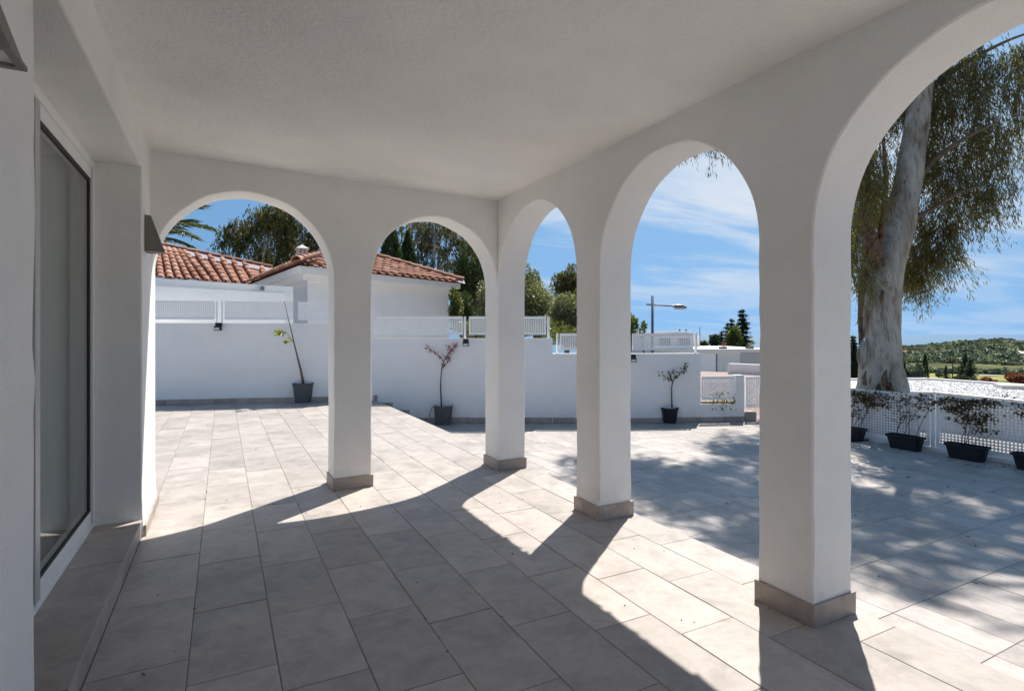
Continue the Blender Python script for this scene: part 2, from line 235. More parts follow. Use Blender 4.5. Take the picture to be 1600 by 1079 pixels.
# ------------------------------------------------------------------ object helpers
def link(o): C.objects.link(o); return o
def tag(o, label=None, cat=None, group=None, kind=None):
    if label: o['label'] = label
    if cat: o['category'] = cat
    if group: o['group'] = group
    if kind: o['kind'] = kind
    return o
def thing(name, loc, label, cat, group=None):
    o = link(bpy.data.objects.new(name, None)); o.location = tuple(float(x) for x in loc); o.empty_display_size = 0.2
    return tag(o, label, cat, group)
def wloc(o):
    v = Vector((0, 0, 0))
    while o is not None: v = v + o.location; o = o.parent
    return np.array(v)
class MB:
    def __init__(s): s.v = []; s.f = []
    def add(s, vs, fs):
        n = len(s.v); s.v.extend([tuple(float(c) for c in p) for p in vs]); s.f.extend([tuple(i + n for i in f) for f in fs]); return s
    def hexa(s, p):   # 8 points: bottom ring then top ring
        return s.add(p, [(3, 2, 1, 0), (4, 5, 6, 7), (0, 1, 5, 4), (1, 2, 6, 5), (2, 3, 7, 6), (3, 0, 4, 7)])
    def box(s, a, b):
        x0, y0, z0 = a; x1, y1, z1 = b
        return s.hexa([(x0, y0, z0), (x1, y0, z0), (x1, y1, z0), (x0, y1, z0), (x0, y0, z1), (x1, y0, z1), (x1, y1, z1), (x0, y1, z1)])
    def slab(s, p, q, th, z0, z1, off=0.0):  # vertical slab on plan line p-q; thickness to the far side of the camera
        p = np.array(p[:2], float); q = np.array(q[:2], float); d = (q - p) / np.linalg.norm(q - p); n = np.array([-d[1], d[0]])
        if n @ FW[:2] < 0: n = -n
        a, b = p + n * off, q + n * off; c, e = b + n * th, a + n * th
        if np.cross(b - a, c - b) < 0: a, b, c, e = e, c, b, a
        return s.hexa([(*a, z0), (*b, z0), (*c, z0), (*e, z0), (*a, z1), (*b, z1), (*c, z1), (*e, z1)])
    def prism(s, poly, z0, z1):
        n = len(poly); A = sum(poly[i][0] * poly[(i + 1) % n][1] - poly[(i + 1) % n][0] * poly[i][1] for i in range(n))
        if A < 0: poly = poly[::-1]
        return s.add([(x, y, z0) for x, y in poly] + [(x, y, z1) for x, y in poly], [tuple(range(n - 1, -1, -1)), tuple(range(n, 2 * n))] + [(i, (i + 1) % n, n + (i + 1) % n, n + i) for i in range(n)])
    def tube(s, path, rad, seg=8, cap=True, wob=0.0):
        path = [np.array(p, float) for p in path]; n0 = len(s.v); prev = None
        for i, p in enumerate(path):
            t = path[min(i + 1, len(path) - 1)] - path[max(i - 1, 0)]; t = t / (np.linalg.norm(t) + 1e-9)
            if prev is None:
                a = np.array([1., 0, 0]) if abs(t[0]) < 0.8 else np.array([0, 1., 0])
            else: a = prev
            a = a - t * (a @ t); a /= np.linalg.norm(a); b = np.cross(t, a); prev = a
            r = rad[i] if hasattr(rad, '__len__') else rad
            for k in range(seg):
                an = 2 * math.pi * k / seg; rr = r * (1 + wob * math.sin(3.1 * an + i * 1.7) + wob * 0.6 * random.uniform(-1, 1))
                s.v.append(tuple(p + (a * math.cos(an) + b * math.sin(an)) * rr))
        for i in range(len(path) - 1):
            for k in range(seg):
                k2 = (k + 1) % seg; s.f.append((n0 + i * seg + k, n0 + i * seg + k2, n0 + (i + 1) * seg + k2, n0 + (i + 1) * seg + k))
        if cap:
            s.f.append(tuple(n0 + k for k in range(seg - 1, -1, -1))); s.f.append(tuple(n0 + (len(path) - 1) * seg + k for k in range(seg)))
        return s
    def bar(s, p, q, w, h=None):   # square bar
        p = np.array(p, float); q = np.array(q, float); t = (q - p) / np.linalg.norm(q - p); h = h or w
        a = np.cross(t, UP); a = np.array([1., 0, 0]) if np.linalg.norm(a) < 1e-3 else a / np.linalg.norm(a); b = np.cross(a, t)
        c = lambda o, x, y: o + a * w * x / 2 + b * h * y / 2
        return s.hexa([c(p, -1, -1), c(p, 1, -1), c(p, 1, 1), c(p, -1, 1), c(q, -1, -1), c(q, 1, -1), c(q, 1, 1), c(q, -1, 1)])
    def build(s, name, mat, parent=None, smooth=False, bevel=0.0):
        me = bpy.data.meshes.new(name); o = np.zeros(3) if parent is None else wloc(parent)
        me.from_pydata([(x - o[0], y - o[1], z - o[2]) for x, y, z in s.v], [], s.f); me.update()
        if smooth: me.polygons.foreach_set('use_smooth', [True] * len(me.polygons))
        me.materials.append(M[mat] if isinstance(mat, str) else mat)
        ob = link(bpy.data.objects.new(name, me)); ob.parent = parent
        if bevel:
            md = ob.modifiers.new('edge', 'BEVEL'); md.width = bevel; md.segments = 2; md.limit_method = 'ANGLE'; md.angle_limit = R(40)
        return ob
def solo(o): # move the origin of a single-mesh thing to its base
    me = o.data; n = len(me.vertices); a = np.empty(n * 3); me.vertices.foreach_get('co', a); a = a.reshape(-1, 3)
    c = np.array([a[:, 0].mean(), a[:, 1].mean(), a[:, 2].min()]); me.vertices.foreach_set('co', (a - c).ravel()); o.location = c; me.update(); return o
def leaves(name, mat, cen, axis, length, width, parent=None, fold=0.25):
    """one joined mesh of leaf-shaped quads: centres, long axes, lengths and widths"""
    cen = np.asarray(cen, float); n = len(cen); ax = np.asarray(axis, float); ax = ax / (np.linalg.norm(ax, axis=1, keepdims=True) + 1e-9)
    rv = rng.normal(size=(n, 3)); sd_ = np.cross(ax, rv); sd_ /= np.linalg.norm(sd_, axis=1, keepdims=True) + 1e-9; nm = np.cross(sd_, ax)
    ln = (np.broadcast_to(length, n) * rng.uniform(0.7, 1.25, n))[:, None]; wd = (np.broadcast_to(width, n) * rng.uniform(0.75, 1.25, n))[:, None]
    b = cen - ax * ln / 2; t = cen + ax * ln / 2 + nm * ln * rng.uniform(-0.15, 0.15, (n, 1)); m_ = cen - ax * ln * 0.08 + nm * ln * 0.06
    v = np.stack([b, m_ + sd_ * wd / 2 + nm * wd * fold, t, m_ - sd_ * wd / 2 + nm * wd * fold], 1).reshape(-1, 3)
    if parent is not None: v = v - wloc(parent)
    me = bpy.data.meshes.new(name); me.vertices.add(4 * n); me.vertices.foreach_set('co', v.ravel()); me.loops.add(4 * n); me.polygons.add(n)
    me.loops.foreach_set('vertex_index', np.arange(4 * n, dtype=np.int32)); me.polygons.foreach_set('loop_start', np.arange(0, 4 * n, 4, dtype=np.int32)); me.polygons.foreach_set('loop_total', np.full(n, 4, dtype=np.int32))
    me.update(calc_edges=True); me.validate(); me.materials.append(M[mat] if isinstance(mat, str) else mat)
    o = link(bpy.data.objects.new(name, me)); o.parent = parent; return o
def rand_dirs(n, down=0.0):
    d = rng.normal(size=(n, 3)); d /= np.linalg.norm(d, axis=1, keepdims=True); d[:, 2] -= down; return d

# ================================================================== SETTING: ground, terraces
LOW = -0.45
def terrain_h(x, y):
    r = math.hypot(x, y); b = math.degrees(math.atan2(x, y))
    base = float(np.interp(r, [0, 13, 20, 30, 60, 120, 300, 350, 600, 1200, 2600, 6000], [-0.72, -0.72, -1.2, -1.6, -4.2, -8.7, -17.2, -18.5, -24, -42, -110, -300]))
    # the scrub hill that closes the valley
    k = float(np.interp(b, [52, 58, 62, 75, 110, 140, 160], [0, 0.3, 1, 1, 1, 0.4, 0]))
    u = CX + F * math.tan(max(-1.2, min(1.2, math.radians(b) - YAW)))
    vt = float(np.interp(u, [1300, 1410, 1445, 1480, 1530, 1560, 1600, 1700, 2200], [547, 542, 541, 538, 534, 531, 531, 534, 521]))
    rel = math.radians(min(b, 75)) - YAW; top = EYE - (vt - HY) / F * 900 * math.cos(rel)
    hill = float(np.interp(r, [345, 420, 560, 900, 1100, 1500, 6000], [-18.5, -17.2, -14.5 + 0.18 * (top + 12), top, top - 4, top - 40, -300]))
    wob = 0.9 * math.sin(x * 0.021 + 1) * math.sin(y * 0.017) * min(1, max(0, (r - 330) / 150))
    if r > 345: base = base * (1 - k) + (hill + wob * min(1, max(0, (900 - r) / 300))) * k
    return base
def ground():
    rs = list(np.concatenate([np.linspace(1, 60, 16), np.linspace(75, 345, 22), np.linspace(360, 1100, 44), np.geomspace(1300, 6000, 8)])); na = 200
    v = [(0, 0, -0.72)]; f = []
    for r in rs:
        for k in range(na):
            a = 2 * math.pi * k / na; x, y = r * math.sin(a), r * math.cos(a); v.append((x, y, terrain_h(x, y)))
    for k in range(na): f.append((0, 1 + (k + 1) % na, 1 + k))
    for i in range(len(rs) - 1):
        for k in range(na):
            a = 1 + i * na + k; b = 1 + i * na + (k + 1) % na; f.append((a, b, b + na, a + na))
    m, nt, b, _ = new_mat('valley_ground'); p = pos(nt)
    n1 = noise(nt, p, 0.018, 6, 0.6, 0.5); n2 = noise(nt, p, 0.14, 5, 0.65); n3 = noise(nt, p, 1.5, 4, 0.6)
    r1 = ramp(nt, n1.outputs[0], [(0.34, (0.055, 0.068, 0.036)), (0.50, (0.085, 0.09, 0.045)), (0.62, (0.15, 0.155, 0.06)), (0.74, (0.23, 0.20, 0.12))])
    r2 = ramp(nt, n2.outputs[0], [(0.35, (0.55, 0.55, 0.55)), (0.65, (1.15, 1.15, 1.1))]); c = mixc(nt, 1.0, r1.outputs[0], r2.outputs[0], 'MULTIPLY')
    ln = nt.nodes.new('ShaderNodeVectorMath'); ln.operation = 'LENGTH'; nt.links.new(p, ln.inputs[0]); nr = nt.nodes.new('ShaderNodeMapRange'); nr.inputs[1].default_value = 26; nr.inputs[2].default_value = 45; nr.inputs[3].default_value = 1; nr.inputs[4].default_value = 0; nt.links.new(ln.outputs['Value'], nr.inputs[0])
    c = mixc(nt, nr.outputs[0], c, ramp(nt, n3.outputs[0], [(0.3, (0.27, 0.24, 0.21)), (0.7, (0.36, 0.33, 0.30))]).outputs[0])
    nt.links.new(c, b.inputs['Base Color']); b.inputs['Roughness'].default_value = 1; b.inputs['Specular IOR Level'].default_value = 0.1; bump(nt, b, n2.outputs[0], 0.8, 1.2)
    mb = MB(); mb.v = v; mb.f = f; tag(mb.build('ground', m, None, True), kind='structure')
    ms, nt, b, _ = new_mat('sea_water'); b.inputs['Base Color'].default_value = (0.05, 0.13, 0.2, 1); b.inputs['Roughness'].default_value = 0.25
    bump(nt, b, noise(nt, pos(nt), 0.05, 4).outputs[0], 0.3, 1.0)
    s = MB(); ring = [(50000 * math.cos(a), 50000 * math.sin(a), -62) for a in np.linspace(0, 2 * math.pi, 97)[:-1]]; s.add(ring, [tuple(range(96))]); tag(s.build('sea', ms), kind='structure')
ground()

# upper terrace: x -0.478 .. 2.76, running from behind the camera to the far wall
EDGE, STEPX = 2.76, -0.478
W0, W1, W2, W3 = (-5.0, 13.61), (2.70, 11.25), (7.50, 8.76), (9.75, 7.85)
def wall_y(x): return float(np.interp(x, [W0[0], W1[0], W2[0], W3[0]], [W0[1], W1[1], W2[1], W3[1]]))
def unit_tile(name, mat):
    c = 0.0022; mb = MB()   # 1 x 1 plan scaled by the object; the top edge is eased
    L_, W_ = 1.0, 1.0
    a = 0.006; b = 0.0035
    mb.add([(0, 0, -0.011), (1, 0, -0.011), (1, 1, -0.011), (0, 1, -0.011), (0, 0, -0.0015), (1, 0, -0.0015), (1, 1, -0.0015), (0, 1, -0.0015), (a, b, 0), (1 - a, b, 0), (1 - a, 1 - b, 0), (a, 1 - b, 0)],
           [(4, 5, 9, 8), (5, 6, 10, 9), (6, 7, 11, 10), (7, 4, 8, 11), (8, 9, 10, 11), (0, 1, 5, 4), (1, 2, 6, 5), (2, 3, 7, 6), (3, 0, 4, 7)])
    me = bpy.data.meshes.new(name); me.from_pydata(mb.v, [], mb.f); me.update(); me.materials.append(M[mat]); return me
TILE_UP, TILE_LO = unit_tile('tile_face', 'tile'), unit_tile('tile_face_low', 'tile_low')
GAP = 0.0042
def lay_tile(me, parent, x0, x1, y0, y1, z):
    o = link(bpy.data.objects.new('tile', me)); o.parent = parent; g = GAP / 2
    o.location = np.array([x0 + g, y0 + g, z + random.uniform(-0.0007, 0.0007)]) - wloc(parent); o.scale = (x1 - x0 - GAP, y1 - y0 - GAP, 1)
    o.rotation_euler = (random.gauss(0, 0.0012), random.gauss(0, 0.0012), 0)
    return o
def tile_field(spec, mat, parent, z):   # many small tiles joined
    mb = MB(); g = GAP / 2
    for x0, x1, y0, y1 in spec:
        if x1 - x0 > 0.02 and y1 - y0 > 0.02: mb.box((x0 + g, y0 + g, z - 0.011), (x1 - g, y1 - g, z))
    return tag(mb.build('tile_field', mat, parent), kind='stuff')
def upper_terrace():
    mb = MB(); poly = [(-0.478, -4), (EDGE, -4), (EDGE, wall_y(EDGE) - 0.0), (W1[0], W1[1]), (-4.6, wall_y(-4.6)), (-4.6, 5.27), (-0.478, 5.27)]
    mb.prism(poly, -0.44, -0.0032); bed = tag(mb.build('terrace_floor', 'grout'), kind='structure')
    singles, rest = [], []
    for k in range(-14, 9):
        x0, x1 = -0.125 + 0.326 * k, -0.125 + 0.326 * (k + 1)
        if k == 8: x1 = EDGE
        if k == -1: x0 = STEPX
        if k == -2: x1 = STEPX
        j0 = 3.096 - 0.204 * k
        n0 = int((-4 - j0) / 0.629) - 1
        for n in range(n0, 40):
            y0, y1 = j0 + 0.629 * n, j0 + 0.629 * (n + 1); ymin = -4 if k >= -1 else 5.275; ymax = wall_y((x0 + x1) / 2) - 0.012
            y0, y1 = max(y0, ymin), min(y1, ymax)
            if y1 - y0 < 0.04 or x1 - x0 < 0.03: continue
            (singles if (y1 > 0.9 and k >= -2) or (y0 > 6 and k >= -4) else rest).append((x0, x1, y0, y1))
    singles.sort(key=lambda t: math.hypot(t[0], t[2])); rest += singles[290:]
    for t in singles[:290]: lay_tile(TILE_UP, bed, *t, 0.0)
    tile_field(rest, 'tile', bed, -0.0005)
    # raised threshold in the door recess
    st = MB(); st.box((-3.5, 1.2, -0.2), (STEPX - 0.013, 4.44, 0.099)); step = tag(st.build('threshold', 'grout'), kind='structure')
    ys = [1.198, 1.818, 2.438, 3.058, 3.678, 4.298, 4.44]
    for y0, y1 in zip(ys[:-1], ys[1:]):
        lay_tile(TILE_UP, step, -0.80, STEPX + 0.002, y0, y1, 0.11)
        r = MB(); r.box((STEPX - 0.012, y0 + 0.002, -0.002), (STEPX - 0.001, y1 - 0.002, 0.097)); r.build('riser_tile', 'skirting', step, False, 0.001)
    # terrace edge facing the lower level
    e = MB(); e.box((EDGE - 0.012, -4, -0.44), (EDGE + 0.004, wall_y(EDGE), -0.013)); e.build('edge_facing', 'skirting', bed)
    # fallen bits of leaf
    cen = []; 
    for k in range(80):
        x, y = rng.uniform(-0.4, 2.7), rng.uniform(1.6, 10.5); cen.append((x, y, 0.004))
    for k in range(45): 
        i = rng.integers(0, 8); cen.append((-0.125 + 0.326 * i + rng.normal(0, 0.006), rng.uniform(1.9, 6), 0.003))
    ax = rng.normal(size=(len(cen), 3)) * [1, 1, 0.12]
    tag(leaves('fallen_leaf_bits', 'litter', cen, ax, rng.uniform(0.006, 0.022, len(cen)), rng.uniform(0.004, 0.009, len(cen)), bed), kind='stuff')
upper_terrace()
def lower_terrace():
    mb = MB(); poly = [(EDGE + 0.004, -4), (9.75, -4), W3, W2, (EDGE + 0.004, wall_y(EDGE + 0.004))]
    mb.prism(poly, -0.9, LOW - 0.0035); bed = tag(mb.build('lower_terrace_floor', 'grout_dark'), kind='structure')
    cells = []
    for i in range(-4, 26):
        x0, x1 = 3.575 + 0.26 * i, 3.575 + 0.26 * (i + 1); x0 = max(x0, EDGE + 0.01); x1 = min(x1, 9.74)
        if x1 - x0 < 0.03: continue
        for n in range(-11, 19):
            y0, y1 = 2.055 + 0.535 * n, 2.055 + 0.535 * (n + 1); y1 = min(y1, wall_y((x0 + x1) / 2) - 0.012); y0 = max(y0, -4)
            if y1 - y0 < 0.04: continue
            c = np.array([(x0 + x1) / 2, (y0 + y1) / 2, 0]); d = c @ FW; u = CX + F * (c @ RT) / max(d, 0.1); v = HY + F * 1.8 / max(d, 0.1)
            vis = d > 0.8 and 690 < u < 1640 and v < 1120 and not (u < 1000 and v > 800)
            cells.append((0 if vis else 1, d if d > 0 else 99, x0, x1, y0, y1))
    cells.sort(); 
    for q in cells[:298]: lay_tile(TILE_LO, bed, *q[2:], LOW)
    tile_field([q[2:] for q in cells[298:]], 'tile_low', bed, LOW - 0.0005)
    st = MB()
    for k in range(2): st.prism([(EDGE + 0.006 + 0.0, wall_y(2.9) - 1.3), (EDGE + 0.31 * (k + 1), wall_y(2.9) - 1.3), (EDGE + 0.31 * (k + 1), wall_y(EDGE + 0.31 * (k + 1)) - 0.03), (EDGE + 0.006, wall_y(EDGE) - 0.03)], LOW + 0.15 * (1 - k) + 0.001, LOW + 0.15 * (2 - k))
    tag(st.build('stairs', 'skirting'), kind='structure')
    cen = [(rng.uniform(3, 9.3), rng.uniform(1, 8), LOW + 0.005) for k in range(90)] + [(9.3 + rng.normal(0, 0.12), rng.uniform(2, 7), LOW + 0.005) for k in range(160)]
    tag(leaves('fallen_leaf_bits', 'litter', cen, rng.normal(size=(len(cen), 3)) * [1, 1, 0.12], rng.uniform(0.02, 0.06, len(cen)), rng.uniform(0.006, 0.014, len(cen)), bed), kind='stuff')
    # a garden hose / cable lying along the fence foot, seen as a dark line
    hp = [at(u, v, 870 * 1.79 / (v - 521)) for u, v in [(1318, 690), (1335, 689), (1365, 686), (1400, 690)]]
    hp = [np.array([p[0], p[1], LOW + 0.012]) for p in hp]
    h = MB(); h.tube(hp, 0.012, 6); tag(solo(h.build('garden_hose', 'black', None, True)), 'thin black hose lying on the lower terrace behind the big column by the troughs', 'hose')
lower_terrace()

# ================================================================== PORCH: arcade walls, ceiling, house wall
SPR = 1.813
def skirting_block(parent, sides, h=0.105, t=0.013):
    """tiles standing against the foot of a column: sides = list of (p, q, outward normal)"""
    for p, q, n in sides:
        p = np.array(p); q = np.array(q); n = np.array(n, float)
        pts = [p, q, q + n * t, p + n * t]
        b = MB(); b.prism([tuple(x) for x in pts], 0.001, h); b.build('skirting_tile', 'skirting', parent, False, 0.0015)
def column(parent, x0, x1, y0, y1, ztop, skirt='NSEW'):
    c = 0.008; b = MB(); V = []; nz = 17
    for i in range(nz):
        e = [0.0 if i in (0, nz - 1) else random.gauss(0, 0.0017) for _ in range(4)]; X0, X1, Y0, Y1 = x0 + e[0], x1 + e[1], y0 + e[2], y1 + e[3]
        V += [(x, y, -0.02 + (ztop + 0.02) * i / (nz - 1)) for x, y in ((X0 + c, Y0), (X1 - c, Y0), (X1, Y0 + c), (X1, Y1 - c), (X1 - c, Y1), (X0 + c, Y1), (X0, Y1 - c), (X0, Y0 + c))]
    b.add(V, [tuple(range(7, -1, -1)), tuple(range((nz - 1) * 8, nz * 8))] + [(i * 8 + k, i * 8 + (k + 1) % 8, i * 8 + 8 + (k + 1) % 8, i * 8 + 8 + k) for i in range(nz - 1) for k in range(8)])
    o = b.build('column', 'plaster', parent)
    t = 0.013; s = []
    if 'S' in skirt: s.append(((x0 - t, y0), (x1 + t, y0), (0, -1)))
    if 'N' in skirt: s.append(((x0 - t, y1), (x1 + t, y1), (0, 1)))
    if 'W' in skirt: s.append(((x0, y0), (x0, y1), (-1, 0)))
    if 'E' in skirt: s.append(((x1, y0), (x1, y1), (1, 0)))
    skirting_block(o, s); return o
def arch_body(parent, axis, plane0, plane1, s0, s1, openings, top0, top1, end0=None, end1=None):
    """wall above the springing with semicircular openings; axis 'x' or 'y' is the run of the wall; openings = [(a, b)]"""
    c = 0.008; N = 40
    prof = [(s0, SPR)]
    for a, b in openings:
        r = (b - a) / 2; m = (a + b) / 2
        prof += [('a', m, r)]
    mb = MB()
    def P(s, z, d): return (s, d, z) if axis == 'x' else (d, s, z)
    def strip(depth, grow):
        pts = []
        cur = s0
        for a, b in openings:
            r = (b - a) / 2 + grow; m = (a + b) / 2
            for k in range(N + 1):
                an = math.pi * (1 - k / N); r = (b - a) / 2 + grow + (0.0028 * math.sin(an * 7 + m * 5) + 0.002 * math.sin(an * 13 + m)) * math.sin(an); pts.append((m + r * math.cos(an), SPR + r * math.sin(an) * ((b - a) / 2 + 0.012 + grow) / ((b - a) / 2 + grow)))
        return [(s0, SPR)] + pts + [(s1, SPR)]
    dsign = 1 if plane1 > plane0 else -1
    rings = [(plane0, c), (plane0 + dsign * c, 0.0), (plane1 - dsign * c, 0.0), (plane1, c)]
    loops = [[P(s, z, d) for s, z in strip(d, g)] for d, g in rings]
    n = len(loops[0]); base = 0; V = [p for l in loops for p in l]; Fc = []
    for i in range(3):
        for k in range(n - 1): Fc.append((i * n + k, i * n + k + 1, (i + 1) * n + k + 1, (i + 1) * n + k))
    # front and back faces as vertical strips up to the ceiling
    for i in (0, 3):
        l = strip(*rings[i]); tops = len(V)
        for s, z in l: V.append(P(s, top0 + (top1 - top0) * (s - s0) / (s1 - s0), rings[i][0]))
        for k in range(n - 1): Fc.append((i * n + k, i * n + k + 1, tops + k + 1, tops + k))
    mb.add(V, Fc)
    o = mb.build('arch_wall', 'plaster', parent, True)
    md = o.modifiers.new('split', 'EDGE_SPLIT'); md.split_angle = R(30); return o
XI, XO, YI, YO = 2.41, 2.705, 4.95, 5.245
CEIL_R, CEIL_L = 2.655, 2.715
def porch():
    ra = thing('arcade_wall', (XI, 3, 0), 'long white arcade wall with tall arches open to the lower terrace', 'wall', 'white arcade walls of the porch')
    ys = [-3.9, -3.55, -2.2, -1.88, -0.53, -0.21 + 0.0, 0.24]
    cols = [(-2.2, -1.88), (-0.08, 0.24), (1.635, 1.93), (3.275, 3.57), (4.925, YO)]
    for a, b in cols: column(ra, XI, XO, a, b, SPR)
    ops = [(-1.88, -0.08), (0.24, 1.635), (1.93, 3.275), (3.57, 4.925)]
    arch_body(ra, 'y', XI, XO, -2.2, YO, ops, 2.732, 2.732)
    ba = thing('arcade_wall', (1, YI, 0), 'short white arcade wall with two arches facing the tiled-roof house', 'wall', 'white arcade walls of the porch')
    column(ba, 0.848, 1.17, YI, YO, SPR, 'NSEW')
    arch_body(ba, 'x', YI, YO, STEPX, XI - 0.001, [(STEPX, 0.848), (1.17, XI - 0.001)], 2.732, 2.732)
    # ceiling: one slightly uneven plaster sheet with the roof slab above
    n, m_ = 26, 46; V = []; Fc = []
    for j in range(m_ + 1):
        for i in range(n + 1):
            x = -0.56 + (XO - 0.02 + 0.56) * i / n; y = -2.2 + (YO - 0.02 + 2.2) * j / m_
            z = CEIL_L + (CEIL_R - CEIL_L) * min(1, max(0, (x - STEPX) / (XI - STEPX))) + 0.006 * math.sin(x * 2.3 + y * 1.1) * math.sin(y * 0.9)
            z -= 0.012 * math.exp(-((x - XI) / 0.12) ** 2) * 0 ; V.append((x, y, z))
    for j in range(m_):
        for i in range(n): a = j * (n + 1) + i; Fc.append((a, a + n + 1, a + n + 2, a + 1))
    c = MB(); c.add(V, Fc); ce = tag(c.build('ceiling', 'ceiling', None, True), kind='structure')
    rf = thing('porch_roof', (1, 2, 2.75), 'white porch roof slab edged with clay tiles above the arches', 'roof')
    s = MB(); s.box((-0.50, -2.2, 2.735), (2.74, 5.275, 2.92)); s.build('slab', 'plaster', rf)
    t = MB(); y = -2.3
    while y < 5.1:     # tile lips overhanging the arcade
        seg = 8; r0 = 0.115
        pts = []
        for e, x in ((0, 2.70), (1, 3.04 + random.uniform(-0.012, 0.012))):
            for k in range(seg + 1):
                a = math.pi * k / seg; pts.append((x, y + 0.14 - r0 * math.cos(a), 2.765 - 0.03 * e + 0.042 * math.sin(a)))
        t.add(pts, [(k, k + 1, seg + 2 + k, seg + 1 + k) for k in range(seg)])
        y += 0.28
    t.box((2.741, -2.2, 2.725), (3.015, 5.2, 2.752))
    tag(t.build('eave_tiles', 'clay', rf), kind='stuff')
porch()
def house_side():
    h = thing('house_wall', (-0.6, 3, 0), 'white rendered house wall with a recessed glass door', 'wall')
    T = 2.733
    w = MB()
    V = []; nz = 30; cw = 0.014
    for i in range(nz):
        z = -0.02 + (T + 0.02) * i / (nz - 1); e = random.gauss(0, 0.0022) + 0.003 * math.sin(z * 5); g_ = random.gauss(0, 0.0015)
        V += [(x, y, z) for x, y in ((-0.73, -2.2), (STEPX + g_, -2.2), (STEPX + g_, 2.05 - cw + e), (STEPX + g_ - cw, 2.05 + e), (-0.73, 2.05))]
    w.add(V, [tuple(range(4, -1, -1)), tuple(range((nz - 1) * 5, nz * 5))] + [(i * 5 + k, i * 5 + (k + 1) % 5, i * 5 + 5 + (k + 1) % 5, i * 5 + 5 + k) for i in range(nz - 1) for k in range(5)]); near = w.build('wall_near_door', 'plaster', h)
    # far pilaster; its foot flares out a little
    prof = [(0.0, 0.045), (0.03, 0.040), (0.08, 0.022), (0.16, 0.008), (0.28, 0.0), (T, 0.0)]
    p = MB(); V = []; 
    for z, e in prof:
        V += [(-0.80, 4.44 - e * 0.4, z), (STEPX + e * 0.35, 4.44 - e * 0.4, z), (STEPX + e * 0.35, YO + 0.02 + e, z), (-0.80, YO + 0.02 + e, z)]
    Fc = []
    for i in range(len(prof) - 1):
        for k in range(4): Fc.append((i * 4 + k, i * 4 + (k + 1) % 4, i * 4 + 4 + (k + 1) % 4, i * 4 + 4 + k))
    Fc.append((len(V) - 4, len(V) - 3, len(V) - 2, len(V) - 1)); p.add(V, Fc); p.build('pilaster', 'plaster', h, False, 0.010)
    l = MB(); l.box((-0.80, 2.05, 2.462), (STEPX, 4.44, T)); l.build('lintel', 'plaster', h, False, 0.012)
    for y0, y1 in ((4.42, 4.84), (4.842, YO + 0.04)):
        s = MB(); s.box((STEPX + 0.012, y0, 0.001), (STEPX + 0.026, y1, 0.075)); s.build('skirting_tile', 'skirting', h, False, 0.0015)
    # room behind
    r = MB(); X0 = -4.2
    r.box((X0, -2.2, -0.1), (X0 + 0.1, YO, T)); r.box((X0 + 0.1, YO - 0.1, -0.1), (-0.80, YO, T)); r.box((X0 + 0.1, -2.2, -0.1), (-0.73, -2.1, T)); r.box((X0, -2.2, T), (-0.73, YO, T + 0.15)); r.box((X0 + 0.1, -2.1, -0.05), (-0.81, YO - 0.1, 0.09))
    r.build('room_shell', 'house_wall', h)
    # sliding door leaf pushed to the far half of the opening
    d = MB(); xf = -0.735; d.box((xf - 0.12, 2.05, 0.111), (xf + 0.0, 4.438, 0.14)); door = d.build('sliding_door', 'white_metal', h)
    def part(nm, mat, a, b, bev=0.002): m = MB(); m.box(a, b); return m.build(nm, mat, door, False, bev)
    y0, y1, zb, zt = 3.175, 4.40, 0.142, 2.40
    part('stile', 'grey_frame', (xf - 0.06, y0, zb), (xf - 0.004, y0 + 0.075, zt)); part('stile', 'grey_frame', (xf - 0.06, y1 - 0.05, zb), (xf - 0.004, y1, zt))
    part('rail', 'white_metal', (xf - 0.06, y0 + 0.075, zb), (xf - 0.004, y1 - 0.05, zb + 0.085)); part('rail', 'white_metal', (xf - 0.06, y0 + 0.075, zt - 0.07), (xf - 0.004, y1 - 0.05, zt))
    g = MB(); a0, a1, b0, b1 = y0 + 0.075, y1 - 0.05, zb + 0.085, zt - 0.07
    g.box((xf - 0.05, a0, b0), (xf - 0.008, a0 + 0.012, b1)); g.box((xf - 0.022, a1 - 0.03, b0), (xf - 0.008, a1, b1)); g.box((xf - 0.022, a0 + 0.012, b0), (xf - 0.008, a1 - 0.03, b0 + 0.014)); g.box((xf - 0.022, a0 + 0.012, b1 - 0.025), (xf - 0.008, a1 - 0.03, b1)); g.build('gasket', 'black', door)
    gl = MB(); gl.box((xf - 0.020, a0 + 0.012, b0 + 0.014), (xf - 0.014, a1 - 0.03, b1 - 0.025)); gl.build('pane', 'glass', door)
    part('jamb_frame', 'white_metal', (xf - 0.12, y1 + 0.002, 0.142), (xf + 0.0, 4.438, 2.46)); part('head_track', 'white_metal', (xf - 0.12, 2.05, 2.405), (xf + 0.0, y1 + 0.001, 2.46))
    part('latch', 'black', (xf - 0.04, y0 - 0.006, 2.30), (xf - 0.02, y0 - 0.0, 2.325)); part('latch', 'black', (xf - 0.05, y0 - 0.012, 0.15), (xf - 0.01, y0 - 0.0, 0.19))
    # curtain inside, hanging in folds
    cu = MB(); n = 90; V = []
    for k in range(n + 1):
        y = 2.9 + 1.53 * k / n; x = -0.875 + 0.005 * math.sin(k * 0.9) + 0.004 * math.sin(k * 0.37 + 1)
        V += [(x, y, 0.11), (x + 0.004 * math.sin(k), y, 2.42)]
    cu.add(V, [(2 * k, 2 * k + 2, 2 * k + 3, 2 * k + 1) for k in range(n)])
    tag(solo(cu.build('curtain', 'curtain', None, True)), 'pale curtain hanging behind the sliding glass door', 'curtain')
house_side()
